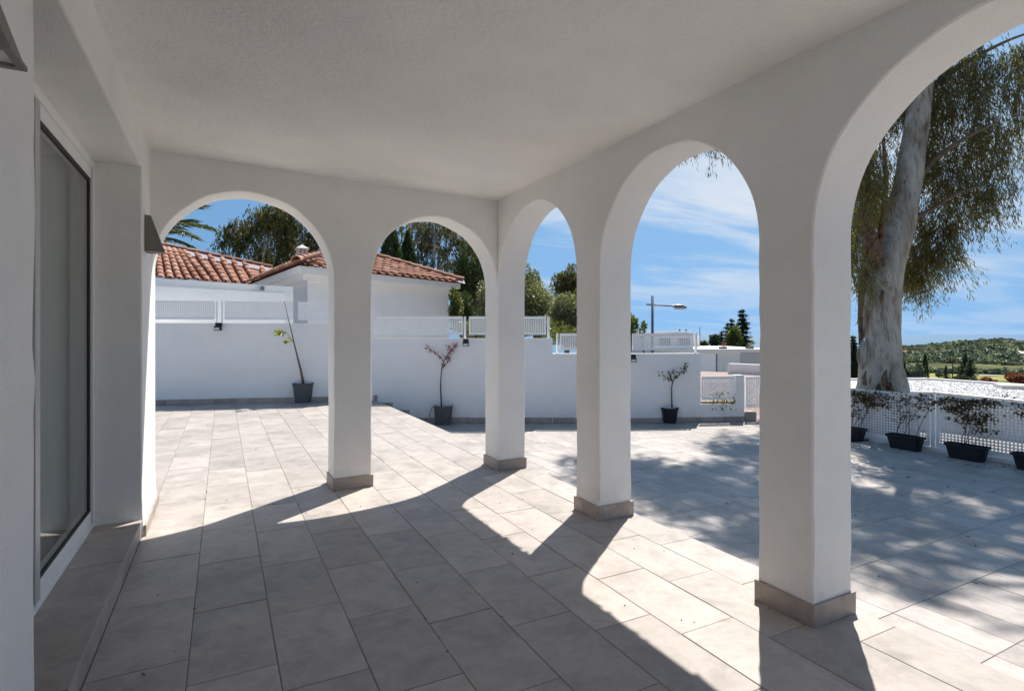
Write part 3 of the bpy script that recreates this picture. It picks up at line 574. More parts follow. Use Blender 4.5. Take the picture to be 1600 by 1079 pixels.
def wedge_lamp(name, y0, y1, zt, zb, label, dt=0.035, db=0.115):
    x = STEPX + 0.001; o = thing(name, (x, (y0 + y1) / 2, zb), label, 'wall lamp', 'wedge shaped lamps on the house wall')
    th = 0.006; m = MB()
    A = [(x, zb), (x + db, zb), (x + dt, zt), (x, zt)]
    for ya, yb in ((y0, y0 + th), (y1 - th, y1)): m.hexa([(A[0][0], ya, A[0][1]), (A[1][0], ya, A[1][1]), (A[1][0], yb, A[1][1]), (A[0][0], yb, A[0][1]), (A[3][0], ya, A[3][1]), (A[2][0], ya, A[2][1]), (A[2][0], yb, A[2][1]), (A[3][0], yb, A[3][1])])
    m.hexa([(x + db - th, y0 + th, zb), (x + db, y0 + th, zb), (x + db, y1 - th, zb), (x + db - th, y1 - th, zb), (x + dt - th, y0 + th, zt), (x + dt, y0 + th, zt), (x + dt, y1 - th, zt), (x + dt - th, y1 - th, zt)])
    m.build('housing', 'lamp_grey', o)
    r = MB(); r.box((x, y0 - 0.004, zb - 0.010), (x + db + 0.004, y0 + 0.012, zb - 0.0005)); r.box((x, y1 - 0.012, zb - 0.010), (x + db + 0.004, y1 + 0.004, zb - 0.0005)); r.box((x + db - 0.010, y0 + 0.012, zb - 0.010), (x + db + 0.004, y1 - 0.012, zb - 0.0005)); r.build('rim', 'lamp_grey', o)
    l = MB(); l.box((x + 0.004, y0 + 0.014, zb - 0.004), (x + db - 0.012, y1 - 0.014, zb + 0.002)); l.build('diffuser', 'lens', o)
wedge_lamp('wall_lamp', 4.56, 4.66, 2.166, 1.925, 'taupe wedge lamp on the sunlit wall between the glass door and the arch')
wedge_lamp('wall_lamp', 1.38, 1.48, 2.145, 1.90, 'taupe wedge lamp cut by the picture edge on the near house wall')

# ================================================================== BOUNDARY WALLS, FENCES, GATE
def perf_mesh(mb, p, q, z0, z1, pitch=0.046, hole=0.024, th=0.003, margin=0.012):
    """perforated sheet on plan line p-q (square holes), both faces and hole walls"""
    p = np.array(p[:2], float); q = np.array(q[:2], float); L_ = np.linalg.norm(q - p); d = (q - p) / L_; nrm = np.array([d[1], -d[0]])
    def cuts(total):
        n = max(1, int((total - 2 * margin) / pitch)); st = (total - n * pitch) / 2; c = [0.0]
        for k in range(n): c += [st + k * pitch + (pitch - hole) / 2, st + k * pitch + (pitch + hole) / 2]
        return c + [total]
    cu, cv = cuts(L_), cuts(z1 - z0); nu, nv = len(cu), len(cv); base = len(mb.v)
    for s in (1, -1):
        for b in cv:
            for a in cu: x, y = p + d * a + nrm * s * th / 2; mb.v.append((x, y, z0 + b))
    off = nu * nv
    for j in range(nv - 1):
        for i in range(nu - 1):
            a = base + j * nu + i; c = (a, a + 1, a + nu + 1, a + nu)
            if i % 2 == 1 and j % 2 == 1:
                for k in range(4): mb.f.append((c[k], c[(k + 1) % 4], c[(k + 1) % 4] + off, c[k] + off))
            else:
                mb.f.append(c); mb.f.append(tuple(x + off for x in c[::-1]))
    return mb
def panel(parent, p, q, z0, z1, frame=0.03, **kw):
    s = perf_mesh(MB(), p, q, z0 + frame, z1 - frame, **kw).build('perforated_sheet', 'white_metal', parent)
    p = np.array(p[:2]); q = np.array(q[:2]); d = (q - p) / np.linalg.norm(q - p) * frame / 2
    f = MB(); f.bar((*p, z0 + frame / 2), (*q, z0 + frame / 2), frame); f.bar((*p, z1 - frame / 2), (*q, z1 - frame / 2), frame)
    f.bar((*(p + d), z0 + frame), (*(p + d), z1 - frame), frame); f.bar((*(q - d), z0 + frame), (*(q - d), z1 - frame), frame); f.build('panel_frame', 'white_metal', parent)
def post(parent, p, z0, z1, w=0.045):
    b = MB(); b.bar((p[0], p[1], z0), (p[0], p[1], z1), w); return b.build('post', 'white_metal', parent)
def back(p, d):   # a plan point pushed d metres away from the viewer
    p = np.array(p[:2], float); return p + p / np.linalg.norm(p) * d
def wall_skirting(parent, p, q, z, h=0.10, L_=0.42):
    p = np.array(p[:2], float); q = np.array(q[:2], float); n = max(1, int(round(np.linalg.norm(q - p) / L_)))
    for k in range(n):
        a = p + (q - p) * (k + 0.006) / n; b = p + (q - p) * (k + 0.994) / n
        s = MB(); s.slab(a, b, 0.012, z + 0.001, z + h + random.uniform(-0.004, 0.006), -0.013); s.build('skirting_tile', 'skirting', parent)
def boundary():
    uA = hit(550, W0, W1); uB = hit(863.5, W1, W2); uC = hit(1095, W2, W3); uD = hit(1150, W2, W3); uE = hit(1163, W2, W3)
    a = thing('boundary_wall', (*hit(350, W0, W1), 0), 'tall white garden wall behind the leaning lemon sapling, at upper terrace level', 'wall', 'white garden walls')
    b = MB(); b.slab(W0, uA, 0.2, -0.7, 1.55); b.build('wall_body', 'wall', a); wall_skirting(a, W0, uA, 0.0)
    c = thing('boundary_wall', (*W1, LOW), 'white garden wall behind the pink blossom sapling, stepping down by the stairs', 'wall', 'white garden walls')
    b = MB(); b.slab(uA, W1, 0.2, -0.7, 1.255); b.slab(W1, uB, 0.2, -0.7, 1.255); b.build('wall_body', 'wall', c)
    pts = [(583, 590, 0.0), (590, 614, -0.15), (614, 640, -0.30), (640, 863, LOW)]
    for u0, u1, z in pts:
        for s0, s1 in ((uA, W1), (W1, uB)):
            h0 = hit(u0, s0, s1); h1 = hit(u1, s0, s1); lo = max(min(s0[0], s1[0]), h0[0]); hi = min(max(s0[0], s1[0]), h1[0])
            if hi - lo > 0.05: wall_skirting(c, (lo, wall_y(lo)), (hi, wall_y(hi)), z, 0.11)
    dd = thing('boundary_wall', (*hit(1000, W2, W3), LOW), 'lower white garden wall behind the bushy citrus sapling', 'wall', 'white garden walls')
    b = MB(); b.slab(uB, W2, 0.2, -0.7, 0.945, 0.012); b.slab(W2, uC, 0.2, -0.7, 0.945, 0.012); b.build('wall_body', 'wall', dd); wall_skirting(dd, uB, W2, LOW); wall_skirting(dd, W2, uC, LOW)
    e = thing('boundary_wall', (*uD, LOW), 'low white wall with a perforated panel set in its planted opening', 'wall', 'white garden walls')
    zs, zp = zat(631, depth_of(uC)), zat(586, depth_of(uE))
    b = MB(); b.slab(uC, uE, 0.2, -0.7, zs, 0.012); b.slab(uD, uE, 0.2, zs, zp, 0.012); b.build('wall_body', 'wall', e); wall_skirting(e, uC, uE, LOW)
    f0, f1 = hit(1096.5, W2, W3), hit(1148, W2, W3); panel(e, back(f0, 0.0), back(f1, 0.0), zat(624.5, depth_of(f0)), zat(588, depth_of(f0)), 0.025, pitch=0.037, hole=0.019)
    bp = [np.array([*(f0 + (f1 - f0) * t + rng.normal(0, 0.03, 2) + np.array(f0) * 0.012 * k), zs + rng.uniform(-0.14, 0.22)]) for k in range(4) for t in rng.uniform(0.25, 1.02, 60)]
    bl = leaves('hedge_leaves', 'citrus_leaf', bp, rand_dirs(len(bp), 0.3), 0.06, 0.03); tag(solo(bl), 'green creeper spilling under the perforated panel of the low wall', 'plant')
    dark = MB(); g0, g1 = back(f0, 0.25), back(f1, 0.25); dark.slab(back(f0, 0.045), back(f1, 0.045), 0.14, zs + 0.001, zs + 0.012); dark.slab(g0, g1, 0.3, -0.7, zs - 0.02); tag(solo(dark.build('planting_bed', 'soil')), kind='structure')
    # gate
    g = thing('garden_gate', (*hit(1185, W2, W3), LOW), 'white perforated metal gate between low wall and big column', 'gate')
    ga, gb = hit(1164.5, W2, W3), hit(1270, W2, W3); gb2 = np.array(W3)
    b = MB(); b.slab(ga, gb2, 0.2, -0.7, -0.26, 0.0); b.build('gate_step', 'skirting', g)
    zg0, zg1 = zat(637, depth_of(ga)), zat(589, depth_of(ga)); panel(g, back(ga, 0.1), back(gb, 0.1), zg0, zg1, 0.03, pitch=0.037, hole=0.019); post(g, back(gb, 0.1), -0.26, zg1); panel(g, back(gb, 0.13), back(gb2, 0.1), zg0, zg1, 0.03)
    # perforated fence panels on top of the walls
    def topfence(name, label, segs, posts, z0, z1, grp='perforated white fences on the walls', th=0.1, **kw):
        o = thing(name, (*back(segs[0][0], th), z0), label, 'fence', grp)
        for p, q in segs: panel(o, back(p, th), back(q, th), z0 + 0.07, z1, 0.022, **kw)
        for p in posts: post(o, back(p, th), z0, z1, 0.035)
        return o
    H = lambda u: hit(u, W0, W1) if u < 583 else (hit(u, W1, W2) if u < 1001 else hit(u, W2, W3))
    topfence('wall_fence', 'white perforated fence on the tall wall behind the leaning sapling', [(H(200), H(336)), (H(351), H(458)), (H(466), H(545))], [H(339), H(347)], 1.55, 1.98, pitch=0.037, hole=0.012)
    topfence('wall_fence', 'white perforated fence above the pink blossom sapling and floodlight', [(H(585), H(723)), (H(733), H(853))], [H(726.5), H(857)], 1.255, 1.70)
    topfence('wall_fence', 'white perforated fence on the lower wall above the citrus sapling', [(H(875), H(978)), (H(988), H(1083))], [H(871), H(982), H(1087)], 0.945, 1.355)
boundary()
FX = 9.72
def right_fence():
    o = thing('terrace_fence', (FX, 4, LOW), 'long white perforated metal fence behind the black vine troughs', 'fence')
    ys = [7.75, 6.85, 4.62, 2.39, 0.16, -2.0]
    for a, b in zip(ys[:-1], ys[1:]): panel(o, (FX, a - 0.045), (FX, b + 0.045), LOW + 0.06, 0.40, 0.035, pitch=0.044, hole=0.025)
    for y in ys[1:]: post(o, (FX, y), LOW, 0.41, 0.05)
    k = MB(); k.box((FX - 0.06, -2.0, LOW - 0.3), (FX + 0.10, 7.75, LOW + 0.05)); k.build('kerb', 'wall', o)
right_fence()
def floodlight(u, v, d, label):
    p = at(u, v, d); q = p + np.array([p[0], p[1], 0]) / np.linalg.norm(p[:2]) * 0.12
    o = thing('floodlight', p, label, 'floodlight', 'small black floodlights on the garden walls')
    a = -YAW
    def rb(dx, dy, z0, z1):
        pts = [p + RT * x - FW * y for x, y in ((dx[0], dy[0]), (dx[1], dy[0]), (dx[1], dy[1]), (dx[0], dy[1]))]
        return [(t[0], t[1], p[2] + z0) for t in pts] + [(t[0], t[1], p[2] + z1) for t in pts]
    b = MB(); b.hexa(rb((-0.055, 0.055), (-0.02, 0.03), 0.01, 0.075)); b.build('bracket', 'black', o)
    h = MB(); pts = rb((-0.06, 0.06), (0.0, 0.07), -0.075, 0.012); h.hexa(pts); h.build('lamp_head', 'black', o, False, 0.006)
    w = MB(); w.hexa(rb((-0.045, 0.045), (0.07, 0.073), -0.062, -0.02)); w.build('lens', 'lens', o)
floodlight(342, 510, 10.62, 'small black floodlight on the tall wall left of the leaning sapling')
floodlight(728, 535, 11.0, 'small black floodlight under a fence post right of the pink blossom sapling')
floodlight(989, 559.5, 11.0, 'small black floodlight half hidden behind the third column, near citrus sapling')

# ================================================================== POTS, SAPLINGS, TROUGHS
def square_pot(parent, base, wt, wb, h, mat, rot=-YAW):
    c, s = math.cos(rot), math.sin(rot)
    def ring(w, z, rr=0.12):
        pts = []
        for sx, sy in ((-1, -1), (1, -1), (1, 1), (-1, 1)):
            k = w / 2; e = k * rr
            for dx, dy in (((0, e), (e, 0)) if sx * sy > 0 else ((e, 0), (0, e))):
                x, y = sx * (k - dx), sy * (k - dy); pts.append((base[0] + c * x - s * y, base[1] + s * x + c * y, base[2] + z))
        return pts
    rings = [ring(wb, 0.0), ring(wt * 0.97, h - 0.035), ring(wt * 1.03, h - 0.033), ring(wt * 1.03, h), ring(wt * 0.94, h), ring(wt * 0.88, h - 0.06)]
    m = MB(); V = [p for r in rings for p in r]; n = 8; Fc = [tuple(range(n - 1, -1, -1))]
    for i in range(len(rings) - 1):
        for k in range(n): Fc.append((i * n + k, i * n + (k + 1) % n, (i + 1) * n + (k + 1) % n, (i + 1) * n + k))
    m.add(V, Fc); m.build('pot', mat, parent, False, 0.004)
    sl = MB(); sl.add([(x, y, z + 0.018) for x, y, z in ring(wt * 0.90, h - 0.05)], [tuple(range(n))]); sl.build('soil', 'soil', parent)
def ground_pt(u, v, z):
    d = F * (EYE - z) / (v - HY); p = at(u, v, d); return np.array([p[0], p[1], z])
def saplings():
    # leaning lemon sapling
    b = ground_pt(472, 629.0, 0.0); d = depth_of(b); b = b + FW * 0.10; d += 0.10
    o = thing('potted_sapling', b, 'leaning sapling with few yellow green leaves in a grey square pot', 'potted plant', 'potted saplings by the garden walls')
    square_pot(o, b, 0.345, 0.26, 0.385, 'pot')
    px = [(474, 600), (470, 578), (465, 558), (460, 538), (456, 520), (451, 500), (447, 482), (444, 470)]
    path = [at(u, v, d - 0.75 * i / 7) for i, (u, v) in enumerate(px)]; m = MB(); m.tube(path, [0.022, 0.02, 0.016, 0.013, 0.010, 0.007, 0.005, 0.004], 6); m.build('stem', 'stem', o, True)
    t = MB(); t.tube([at(457, 532, d - 0.36), at(451, 524, d - 0.40), at(446, 518, d - 0.43)], [0.007, 0.005, 0.003], 5); t.tube([at(458, 534, d - 0.36), at(452, 530, d - 0.33)], [0.006, 0.003], 5); t.build('twig', 'stem', o, True)
    cen = [at(437 + rng.normal(0, 4.5), 519 + rng.normal(0, 3.5), d - 0.45 + rng.normal(0, 0.06)) for k in range(26)] + [at(448 + rng.normal(0, 3.2), 533 + rng.normal(0, 1.6), d - 0.36 + rng.normal(0, 0.05)) for k in range(13)]
    leaves('leaves', 'lemon_leaf', cen, rand_dirs(len(cen), 0.5), 0.11, 0.05, o)
    # pink blossom sapling
    b = ground_pt(692, 663.5, LOW); d = depth_of(b); b = b + FW * 0.12; d += 0.12
    o = thing('potted_sapling', b, 'bare forked sapling with pink blossom in a grey square pot', 'potted plant', 'potted saplings by the garden walls')
    square_pot(o, b, 0.35, 0.28, 0.37, 'pot')
    m = MB(); m.tube([at(u, v, d) for u, v in [(690, 636), (688.5, 610), (689, 590), (690.5, 575), (693, 565)]], [0.016, 0.014, 0.012, 0.010, 0.009], 6); m.build('stem', 'dark_twig', o, True)
    br = [[(693, 565), (688, 558), (680, 552), (672, 547), (667, 542)], [(693, 565), (697, 558), (702, 551), (704, 545), (701, 541)], [(700, 553), (706, 547), (710, 541), (712, 538)], [(690.5, 575), (694, 570), (700, 563), (702, 558)]]
    cen = []
    for q in br:
        t = MB(); t.tube([at(u, v, d + 0.02 * i) for i, (u, v) in enumerate(q)], np.linspace(0.008, 0.003, len(q)), 5); t.build('branch', 'dark_twig', o, True)
        for i, (u, v) in enumerate(q[1:]):
            for k in range(24): cen.append(at(u + rng.normal(0, 2.0), v + rng.normal(0, 1.8), d + rng.normal(0, 0.03)))
    for k in range(12): cen.append(at(692 + rng.normal(0, 1.4), 574 + rng.normal(0, 2.0), d + rng.normal(0, 0.02)))
    leaves('blossom', 'blossom', cen, rand_dirs(len(cen)), 0.028, 0.026, o)
    t = MB(); t.tube([at(676, 634, d - 0.2), at(673, 641, d - 0.18), at(671, 648, d - 0.1), at(671, 652, d)], 0.006, 5)
    tag(solo(t.build('irrigation_tube', 'black', None, True)), 'thin black irrigation tube beside the pink blossom pot', 'tube')
    # citrus sapling
    b = ground_pt(1049, 661.5, LOW); d = depth_of(b); b = b + FW * 0.12; d += 0.12
    o = thing('potted_sapling', b, 'small crooked citrus sapling with green leaves in a dark round pot', 'potted plant', 'potted saplings by the garden walls')
    m = MB(); rp = []; n = 20
    for r_, z in ((0.125, 0), (0.165, 0.27), (0.178, 0.272), (0.178, 0.305), (0.160, 0.305), (0.150, 0.26)): rp.append([(b[0] + r_ * math.cos(2 * math.pi * k / n), b[1] + r_ * math.sin(2 * math.pi * k / n), b[2] + z) for k in range(n)])
    V = [p for q in rp for p in q]; Fc = [tuple(range(n - 1, -1, -1))] + [(i * n + k, i * n + (k + 1) % n, (i + 1) * n + (k + 1) % n, (i + 1) * n + k) for i in range(5) for k in range(n)]
    m.add(V, Fc); m.build('pot', 'pot_black', o, True).modifiers.new('split', 'EDGE_SPLIT')
    s = MB(); s.add([(x, y, z + 0.01) for x, y, z in rp[5]], [tuple(range(n))]); s.build('soil', 'soil', o)
    m = MB(); m.tube([at(u, v, d) for u, v in [(1050, 637), (1049.5, 620), (1049.5, 605), (1051, 597), (1054, 591)]], [0.014, 0.012, 0.010, 0.009, 0.008], 6); m.build('stem', 'dark_twig', o, True)
    br = [[(1051, 597), (1047, 592), (1040, 590), (1033, 584)], [(1054, 591), (1059, 587), (1065, 582), (1070, 577)], [(1054, 591), (1053, 585), (1056, 579)], [(1050, 594), (1046, 585), (1043, 581)], [(1066, 581), (1070, 575), (1071, 567)]]
    cen = []
    for q in br:
        t = MB(); t.tube([at(u, v, d + 0.03 * i * random.choice((-1, 1))) for i, (u, v) in enumerate(q)], np.linspace(0.007, 0.003, len(q)), 5); t.build('branch', 'dark_twig', o, True)
        for i, (u, v) in enumerate(q[1:]):
            for k in range(5): cen.append(at(u + rng.normal(0, 2.6), v + rng.normal(0, 2.2), d + rng.normal(0, 0.06)))
    leaves('leaves', 'citrus_leaf', cen, rand_dirs(len(cen), 0.3), 0.075, 0.035, o)
saplings()
def troughs():
    specs = [(5.75, 'black plastic trough with a thick dark creeper, half hidden by the big column'), (4.88, 'black plastic trough with thin bare vines before the large tree trunk'),
             (4.07, 'black plastic trough with the widest dark vine, right of the fence posts'), (3.29, 'black plastic trough with a sparse vine at the picture edge')]
    for i, (yc, lab) in enumerate(specs):
        x = 9.45; L_ = 0.50; o = thing('planter_trough', (x, yc, LOW), lab, 'planter', 'black planter troughs along the perforated fence')
        def ring(l, w, z, r=0.03):
            pts = []
            for sx, sy in ((1, 1), (-1, 1), (-1, -1), (1, -1)):
                for dx, dy in (((0, r), (r, 0)) if sx * sy > 0 else ((r, 0), (0, r))): pts.append((x + sx * (w / 2 - dx), yc + sy * (l / 2 - dy), LOW + z))
            return pts
        rings = [ring(L_ * 0.80, 0.15, 0.0), ring(L_ * 0.95, 0.195, 0.18), ring(L_ * 1.02, 0.225, 0.182), ring(L_ * 1.03, 0.23, 0.215), ring(L_ * 0.97, 0.195, 0.215), ring(L_ * 0.93, 0.18, 0.17)]
        n = 8; m = MB(); V = [p for r in rings for p in r]
        m.add(V, [tuple(range(n - 1, -1, -1))] + [(a * n + k, a * n + (k + 1) % n, (a + 1) * n + (k + 1) % n, (a + 1) * n + k) for a in range(5) for k in range(n)]); m.build('trough', 'pot_black', o, False, 0.004)
        s = MB(); s.add([(p[0], p[1], p[2] + 0.012) for p in rings[5]], [tuple(range(n))]); s.build('soil', 'soil', o)
        random.seed(40 + i); cen = []; vm = MB()
        dens = [1.5, 0.55, 1.35, 0.8][i]; stems = [4, 5, 5, 5][i]
        for k in range(stems):
            y = yc + random.uniform(-0.17, 0.17); p = np.array([x + random.uniform(-0.02, 0.05), y, LOW + 0.18]); path = [p]; z = LOW + 0.18; drift = random.uniform(-0.07, 0.07)
            side = random.choice((-1, 1)); stop = random.uniform(0.22, 0.44)
            for q in range(random.randint(8, 13)):
                if z < stop - 0.08 and q < 6: y += random.gauss(0, 0.02) + 0.015 * side; z += random.uniform(0.07, 0.13)
                else: y += side * random.uniform(0.02, 0.06); z += random.uniform(-0.035, 0.03)
                z = min(z, 0.42); xx = x + 0.05 + 0.17 * min(1, q / 3) + random.uniform(-0.02, 0.02); path.append(np.array([xx, y, z]))
                if q > 1:
                    for _ in range(int(dens * random.choice((1, 2, 6, 16)))):
                        cen.append(np.array([xx - abs(random.gauss(0.0, 0.035)), y + random.gauss(0, 0.06), z + random.gauss(0, 0.035)]))
            vm.tube(path, np.linspace(0.005, 0.002, len(path)), 5)
            for _ in range(2):
                a = path[random.randint(2, len(path) - 2)]; yy = random.choice((-1, 1)); pp = [a]; 
                for q in range(5): pp.append(pp[-1] + np.array([random.uniform(-0.01, 0.01), yy * random.uniform(0.02, 0.07), random.uniform(-0.025, 0.035)]))
                vm.tube(pp, np.linspace(0.0028, 0.0015, 6), 4)
                for c_ in pp[2:]:
                    for _k in range(int(dens * 4)): cen.append(c_ + rng.normal(0, 0.03, 3) * [0.6, 1.3, 0.7])
        vm.build('vine_stem', 'dark_twig', o, True); leaves('vine_leaves', 'vine_leaf', cen, rand_dirs(len(cen), 0.3), 0.05, 0.028, o)
    random.seed(5)
troughs()

# ================================================================== NEIGHBOUR HOUSE WITH CLAY ROOF
def barrel_tile():
    seg = 6; V = []; me = bpy.data.meshes.new('barrel_tile'); L_ = 1.0
    for e, (y, r0) in enumerate(((0, 0.5), (1, 0.42))):
        for rr in (r0, r0 - 0.07):
            for k in range(seg + 1): a = math.pi * k / seg; V.append((-rr * math.cos(a), y, rr * 0.85 * math.sin(a)))
    n = seg + 1; Fc = []
    for k in range(seg):
        Fc += [(k, k + 1, 2 * n + k + 1, 2 * n + k), (n + k + 1, n + k, 3 * n + k, 3 * n + k + 1), (k + 1, k, n + k, n + k + 1)]
    me.from_pydata(V, [], Fc); me.update(); me.materials.append(M['clay']); return me
BARREL = barrel_tile()
def lay_barrel(parent, p, q, normal, width, name='roof_tile', mat=None):
    """one clay barrel from the lower end p to the upper end q"""
    p = np.array(p); q = np.array(q); y = q - p; L_ = np.linalg.norm(y); y = y / L_; x = np.cross(y, normal); x /= np.linalg.norm(x); z = np.cross(x, y)
    o = link(bpy.data.objects.new(name, BARREL)); o.parent = parent
    from mathutils import Matrix
    w = wloc(parent); m = Matrix(((x[0] * width, y[0] * L_, z[0] * width, p[0] - w[0]), (x[1] * width, y[1] * L_, z[1] * width, p[1] - w[1]), (x[2] * width, y[2] * L_, z[2] * width, p[2] - w[2]), (0, 0, 0, 1)))
    o.matrix_basis = m; return o
def neighbour_house():
    ez = 3.04; dz = ez - EYE
    FL = at(463, HY - dz * F / 13.5, 13.5); FR = at(725, HY - dz * F / 18.6, 18.6); IC = at(385, HY - dz * F / 18.9, 18.9); EL = at(215, HY - dz * F / 16.2, 16.2)
    o = thing('neighbour_house', (*((FL + FR) / 2)[:2], -0.7), 'white neighbouring house with terracotta barrel tile hip roofs behind the garden wall', 'house')
    def inset(poly, d):
        P_ = [np.array(p[:2]) for p in poly]; n = len(P_); out = []
        A = sum(P_[i][0] * P_[(i + 1) % n][1] - P_[(i + 1) % n][0] * P_[i][1] for i in range(n)); s = 1 if A > 0 else -1
        for i in range(n):
            a, b, c = P_[i - 1], P_[i], P_[(i + 1) % n]; e1 = (b - a) / np.linalg.norm(b - a); e2 = (c - b) / np.linalg.norm(c - b)
            n1 = s * np.array([-e1[1], e1[0]]); n2 = s * np.array([-e2[1], e2[0]]); k = (n1 + n2) / (1 + n1 @ n2); out.append(tuple(b + k * d))
        return out
    wing = [FL, FR, FR + (IC - FL) * 1.4, FL + (IC - FL) * 1.4]
    bk = np.array([FW[0], FW[1], 0]); left = [EL, IC + (IC - EL) * 0.3, IC + (IC - EL) * 0.3 + bk * 6, EL + bk * 6]
    for poly, nm in ((wing, 'wing_wall'), (left, 'main_wall')):
        b = MB(); b.prism(inset(poly, 0.42), -0.9, ez - 0.34); b.build(nm, 'house_wall', o)
        b = MB(); b.prism(inset(poly, 0.26), ez - 0.34, ez - 0.20); b.build('cornice', 'house_wall', o)
        b = MB(); b.prism(inset(poly, 0.10), ez - 0.20, ez - 0.02); b.build('fascia', 'house_wall', o)
    # front slope of the wing: a triangle between two hips
    peak = at(545, 391, 18.3); nrm = np.cross(FR - FL, peak - FL); nrm /= np.linalg.norm(nrm); nrm = nrm if nrm[2] > 0 else -nrm
    e = (FR - FL) / np.linalg.norm(FR - FL); up = np.cross(nrm, e); up = up if up[2] > 0 else -up
    Lw = np.linalg.norm(FR - FL)
    tp = np.array([(peak - FL) @ e, (peak - FL) @ up])
    backL = FL + (IC - FL) * 1.4; backR = FR + (IC - FL) * 1.4; pk2 = peak + (IC - FL) * 0.55
    dk = MB(); dk.add([FL, FR, peak], [(0, 1, 2)]); dk.add([FL, peak, pk2, backL], [(0, 1, 2, 3)]); dk.add([FR, backR, pk2, peak], [(0, 1, 2, 3)]); dk.build('roof_deck', 'clay_dark', o)
    pitch = 0.30; n = int(Lw / pitch)
    for i in range(n):
        s = (i + 0.5) * Lw / n; top = tp[1] * (s / tp[0] if s < tp[0] else (Lw - s) / (Lw - tp[0])) - 0.26
        k = 0
        while k * 0.36 < top and k < 9:
            p = FL + e * s + up * (k * 0.36 - 0.06) + nrm * (0.035 + random.uniform(-0.006, 0.006)); q = p + up * min(0.43, max(0.2, top - k * 0.36 + 0.2)) - nrm * 0.02 + e * random.uniform(-0.008, 0.008)
            lay_barrel(o, p, q, nrm, 0.205); k += 1
    def cap_row(p, q, name='ridge_tile', step=0.36, w=0.26):
        L_ = np.linalg.norm(q - p); m = int(L_ / step); d = (q - p) / L_
        for k in range(m): lay_barrel(o, p + d * k * step + UP * 0.09, p + d * (k * step + 0.42) + UP * 0.075, UP, w, name)
    def band(p, q, w, side, mat='mortar'):
        b = MB(); a0, b0 = np.array(p), np.array(q); b.add([a0 + UP * 0.09, b0 + UP * 0.09, b0 + side * w + UP * 0.02, a0 + side * w + UP * 0.02], [(0, 1, 2, 3)]); b.build('mortar_band', mat, o)
    cap_row(FL + up * 0.02, peak); cap_row(FR + up * 0.02, peak)
    band(FR, peak, 0.30, (-e * 0.6 - up * 0.75))
    # west eave of the wing seen on edge
    L_ = np.linalg.norm(IC - FL); d = (IC - FL) / L_; m = int(L_ / 0.30); nl = np.cross(pk2 - FL, IC - FL); nl /= np.linalg.norm(nl); nl = nl if nl[2] > 0 else -nl; upl = np.cross(nl, d); upl = upl if upl[2] > 0 else -upl
    for i in range(m):
        for k in range(2):
            p = FL + d * (i + 0.5) * 0.30 + upl * (k * 0.36 - 0.06) + nl * 0.035; lay_barrel(o, p, p + upl * 0.43, nl, 0.205)
    # slope of the main block
    R1 = at(254, 391, 18.2); nm = np.cross(IC - EL, R1 - EL); nm /= np.linalg.norm(nm); nm = nm if nm[2] > 0 else -nm
    tops = [(225, 382), (241, 385), (253, 387.5), (289, 393.5), (343, 403.5), (362, 407.5), (382, 412), (410, 418)]; us = [232, 246, 262, 326, 365, 381, 398, 412]
    Lm = np.linalg.norm(IC - EL); em = (IC - EL) / Lm; m = int(Lm / 0.155 / 1.0)
    cols = []
    u = 236.0
    while u < 412:
        pe = on_plane(u, np.interp(u, [240, 385, 425], [434.5, 442.5, 427]), EL, nm); tu = np.interp(u, us, [t[0] for t in tops]); tv = np.interp(u, us, [t[1] for t in tops]); pt = on_plane(tu, tv, EL, nm); cols.append((pe, pt)); u += 14.6
    w = np.linalg.norm(cols[1][0] - cols[0][0])
    for pe, pt in cols:
        L_ = np.linalg.norm(pt - pe); d = (pt - pe) / L_; m = max(1, int(L_ / 0.25))
        for k in range(m):
            p = pe + d * (k * L_ / m - 0.05) + nm * (0.04 + random.uniform(-0.006, 0.006)); lay_barrel(o, p, p + d * (L_ / m + 0.08) - nm * 0.02, nm, w * 0.74)
    a = on_plane(225, 386, EL, nm); b = on_plane(425, 426, EL, nm); a2 = on_plane(225, 379, EL, nm); b2 = on_plane(425, 420, EL, nm)
    dk = MB(); dk.add([EL - em * 0.3, IC + em * 0.4, b2, a2], [(0, 1, 2, 3)]); dk.build('roof_deck', 'clay_dark', o)
    bd = MB(); bd.add([a + nm * 0.03, b + nm * 0.03, b2 + nm * 0.06, a2 + nm * 0.06], [(0, 1, 2, 3)]); bd.build('mortar_band', 'mortar', o)
    cap_row(b2 - nm * 0.02, a2 - nm * 0.02, w=0.2)
    bk2 = MB(); bk2.add([a2, b2, b2 + bk * 4 - UP * 1.2, a2 + bk * 4 - UP * 1.2], [(0, 1, 2, 3)]); bk2.build('roof_deck', 'mortar', o)
    # chimney with little arches
    c0 = at(472, 404, 17.0); ch = MB(); s = 0.17
    ch.box((c0[0] - s, c0[1] - s, c0[2] - 0.6), (c0[0] + s, c0[1] + s, c0[2] + 0.16))
    for sx in (-1, 0, 1):
        for sy in (-1, 0, 1):
            if sx or sy: ch.box((c0[0] + sx * 0.115 - 0.03, c0[1] + sy * 0.115 - 0.03, c0[2] + 0.16), (c0[0] + sx * 0.115 + 0.03, c0[1] + sy * 0.115 + 0.03, c0[2] + 0.27))
    chim = ch.build('chimney', 'clay_white', o)
    cp = MB(); q = 0.185; z = c0[2] + 0.27; cp.box((c0[0] - q, c0[1] - q, z), (c0[0] + q, c0[1] + q, z + 0.03)); z += 0.03
    cp.add([(c0[0] - q, c0[1] - q, z), (c0[0] + q, c0[1] - q, z), (c0[0] + q, c0[1] + q, z), (c0[0] - q, c0[1] + q, z), (c0[0], c0[1], z + 0.13)], [(0, 1, 4), (1, 2, 4), (2, 3, 4), (3, 0, 4)]); cp.build('cap', 'clay_white', chim)
